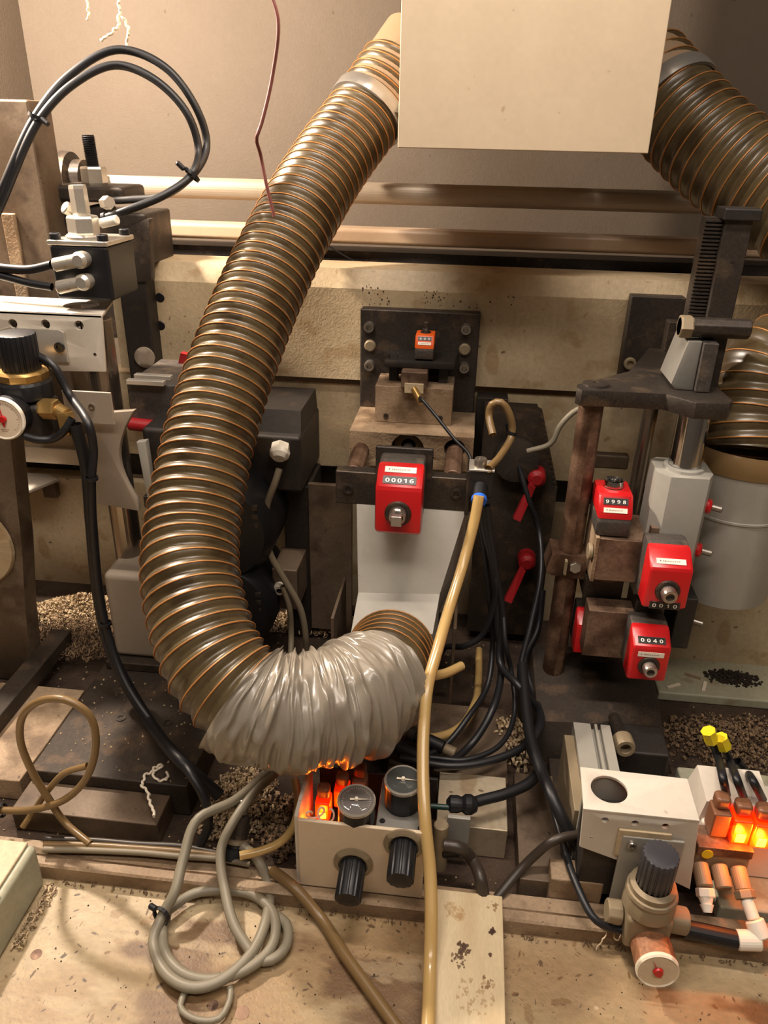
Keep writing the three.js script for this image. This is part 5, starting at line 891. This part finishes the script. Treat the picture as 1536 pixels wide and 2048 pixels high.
{
  const g = thing('curled_shaving', 'pale curly shaving on the top edge of the control box', 'shaving'), P = []; for (let i = 0; i <= 40; i++) { const t = i / 40, a = t * 15; P.push([-0.126 + 0.026 * t + 0.005 * Math.cos(a), 0.099 + 0.006 * Math.sin(a), -0.537 + 0.004 * Math.sin(a * 0.7)]); }
  mesh(g, 'ribbon', tubeG(P, 0.0011, 160, 5), M.thread);
}
function ribbonG(seed) {
  const R = rng(seed), n = 11, pos = [], idx = [], turns = 0.7 + R() * 1.6, r = 0.0035 + R() * 0.003, w = 0.0006 + R() * 0.0007, pitch = (R() - 0.5) * 0.008;
  for (let i = 0; i <= n; i++) { const a = i / n * turns * Math.PI * 2, q = r * (0.7 + 0.3 * i / n); for (const s of [-1, 1]) pos.push(Math.cos(a) * q, Math.sin(a) * q, s * w + pitch * i / n); }
  for (let i = 0; i < n; i++) { const k = i * 2; idx.push(k, k + 1, k + 2, k + 1, k + 3, k + 2); }
  const g = new THREE.BufferGeometry(); g.setAttribute('position', new THREE.Float32BufferAttribute(pos, 3)); g.setIndex(idx); g.computeVertexNormals(); return g;
}
function heap(name, label, cat, geo, mat, n, seed, place, s0, s1, tint) {
  const m = shade(new THREE.InstancedMesh(geo, mat, n)), R = rng(seed), M4 = new THREE.Matrix4(), q = new THREE.Quaternion(), e = new THREE.Euler(), c = new THREE.Color();
  for (let i = 0; i < n; i++) { const p = place(R), s = s0 + (s1 - s0) * R(); e.set(R() * 6.28, R() * 6.28, R() * 6.28); M4.compose(V(p), q.setFromEuler(e), new THREE.Vector3(s, s * (0.5 + R()), s)); m.setMatrixAt(i, M4); const k = 0.55 + 0.45 * R(); c.setRGB(k, k * (0.93 + 0.07 * R()), k * (0.82 + 0.12 * R())); m.setColorAt(i, c); }
  m.name = numbered(name); scene.add(m); return tag(m, label, cat, undefined, 'stuff');
}
const blob = (cx, cz, rx, rz, y0, h) => R => { const a = R() * 6.283, r = Math.sqrt(R()) * (0.6 + 0.4 * R()); return [cx + Math.cos(a) * r * rx, y0 + R() * h * (1.1 - r), cz + Math.sin(a) * r * rz]; };
const G1 = ribbonG(1), G2 = ribbonG(2), G3 = ribbonG(7), crumbG = new THREE.IcosahedronGeometry(0.0012, 0);
heap('shavings', 'heap of pale wood shavings along the left rear panel', 'shavings', G1, M.shaving, 5000, 11, blob(-0.565, -0.965, 0.11, 0.045, 0.004, 0.04), 0.3, 0.85);
heap('shavings', 'brown shavings scattered over the left part of the bed', 'shavings', G2, M.shavingDark, 1400, 12, blob(-0.53, -0.87, 0.10, 0.06, 0.032, 0.012), 0.35, 0.95);
heap('shavings', 'pile of curly shavings below the taped hose bend', 'shavings', G3, M.shaving, 1100, 13, blob(-0.225, -0.62, 0.045, 0.075, 0.004, 0.03), 0.35, 0.95);
heap('shavings', 'shavings left of the control box', 'shavings', G1, M.shavingDark, 700, 14, blob(-0.165, -0.60, 0.03, 0.05, 0.004, 0.02), 0.35, 0.95);
heap('shavings', 'pale shavings along the rear panel behind the grey cables', 'shavings', G2, M.shaving, 1400, 15, blob(-0.21, -0.99, 0.09, 0.03, 0.004, 0.03), 0.35, 0.95);
heap('shavings', 'yellowish shavings among the black cables', 'shavings', G3, M.shaving, 260, 16, blob(0.085, -0.76, 0.035, 0.05, 0.004, 0.05), 0.7, 1.5);
heap('shavings', 'dark litter on the bed in front of the right ledge', 'shavings', G1, M.shavingDark, 1500, 17, blob(0.40, -0.81, 0.14, 0.06, 0.002, 0.01), 0.35, 0.95);
heap('crumbs', 'dark crumbs heaped on the grey-green ledge', 'crumbs', crumbG, M.crumbDark, 420, 18, blob(0.405, -0.93, 0.045, 0.02, 0.014, 0.006), 0.7, 2.2);
heap('crumbs', 'pale dust crumbs over the whole bed', 'crumbs', crumbG, M.crumb, 900, 19, R => [-0.6 + 1.1 * R(), 0.0, -0.54 - 0.5 * R()], 0.4, 1.3);
heap('crumbs', 'pale crumbs on the dark base plate', 'crumbs', crumbG, M.crumb, 140, 20, R => [-0.46 + 0.18 * R(), 0.0455, -0.85 + 0.245 * R()], 0.4, 1.3);
heap('crumbs', 'dark crumbs lying on the stained front plate', 'crumbs', crumbG, M.crumbDark, 160, 21, R => [-0.42 + 0.8 * R(), 0.0004, -0.36 - 0.14 * R()], 0.2, 0.8);

heap('crumbs', 'dark flecks stuck along the upper front of the beam', 'crumbs', crumbG, M.crumbDark, 70, 22, R => { const c = [[-0.13, 0.512], [-0.045, 0.508], [-0.05, 0.50], [-0.12, 0.497], [-0.006, 0.496], [0.04, 0.505]][Math.floor(R() * 6)]; return [c[0] + (R() - 0.5) * 0.035, c[1] + (R() - 0.5) * 0.012, -1.0499]; }, 0.3, 1.0);
heap('crumbs', 'pale chips gathered along the corner block on the front plate', 'crumbs', G2, M.shaving, 120, 23, R => { const t = R(); return [-0.392 + 0.012 * R() - 0.0 * t, 0.003, -0.498 + 0.07 * t]; }, 0.3, 0.8);
heap('crumbs', 'pale chips along the foot of the front rail', 'crumbs', G2, M.shavingDark, 160, 24, R => [-0.38 + 0.7 * R(), 0.002, -0.504 + 0.004 * R()], 0.2, 0.6);
for (const [x, z, r, label] of [[-0.365, -0.427, 0.0052, 'rusty flat screw near the corner block on the front plate'], [-0.186, -0.402, 0.0050, 'rusty flat screw inside the thin ring below the cable coil'], [-0.158, -0.399, 0.0062, 'wide brown flat screw right of the thin ring below the coil']]) solo('floor_screw', label, 'screw', latheG([x, -0.0005, z], [0, 1, 0], [[0, 0], [r, 0], [r, 0.0007], [r * 0.9, 0.001], [0, 0.001]], 20), M.rust);
for (const [x, z, a, label] of [[0.318, -0.900, 0.5, 'pale sliver at the left end of the grey-green ledge'], [0.361, -0.905, 1.2, 'pale sliver left of the dark crumbs on the ledge'], [0.350, -0.926, -0.4, 'dark sliver behind the pale ones on the ledge']]) { const m = solo('wood_sliver', label, 'sliver', new THREE.BoxGeometry(0.022, 0.0015, 0.0045), a < 0 ? M.shavingDark : M.thread); m.position.set(x, 0.0149, z); m.rotation.y = a; }
solo('dust_thread', 'straw-like fibre hanging over the rail left of the lower gauge', 'thread', ropeG([[0.160, 0.003, -0.497], [0.168, 0.012, -0.503], [0.172, 0.024, -0.508], [0.180, 0.014, -0.503], [0.186, 0.020, -0.506]], 0.0008, 41, 0.003), M.shaving);
solo('air_line', 'short grey bow of tube left of the rusty post top', 'tube', tubeG([[0.150, 0.404, -0.93], [0.136, 0.396, -0.93], [0.121, 0.376, -0.93], [0.112, 0.352, -0.93], [0.085, 0.338, -0.935]], 0.0036), M.tubeGrey);

// ------------------------------------------------------------------ put every group's origin at its base
for (const g of [...scene.children]) {
  if (!g.isGroup) continue;
  const box = new THREE.Box3().setFromObject(g); if (box.isEmpty()) continue;
  const o = new THREE.Vector3((box.min.x + box.max.x) / 2, box.min.y, (box.min.z + box.max.z) / 2);
  g.position.copy(o); for (const c of g.children) c.position.sub(o);
}
renderer.render(scene, camera);
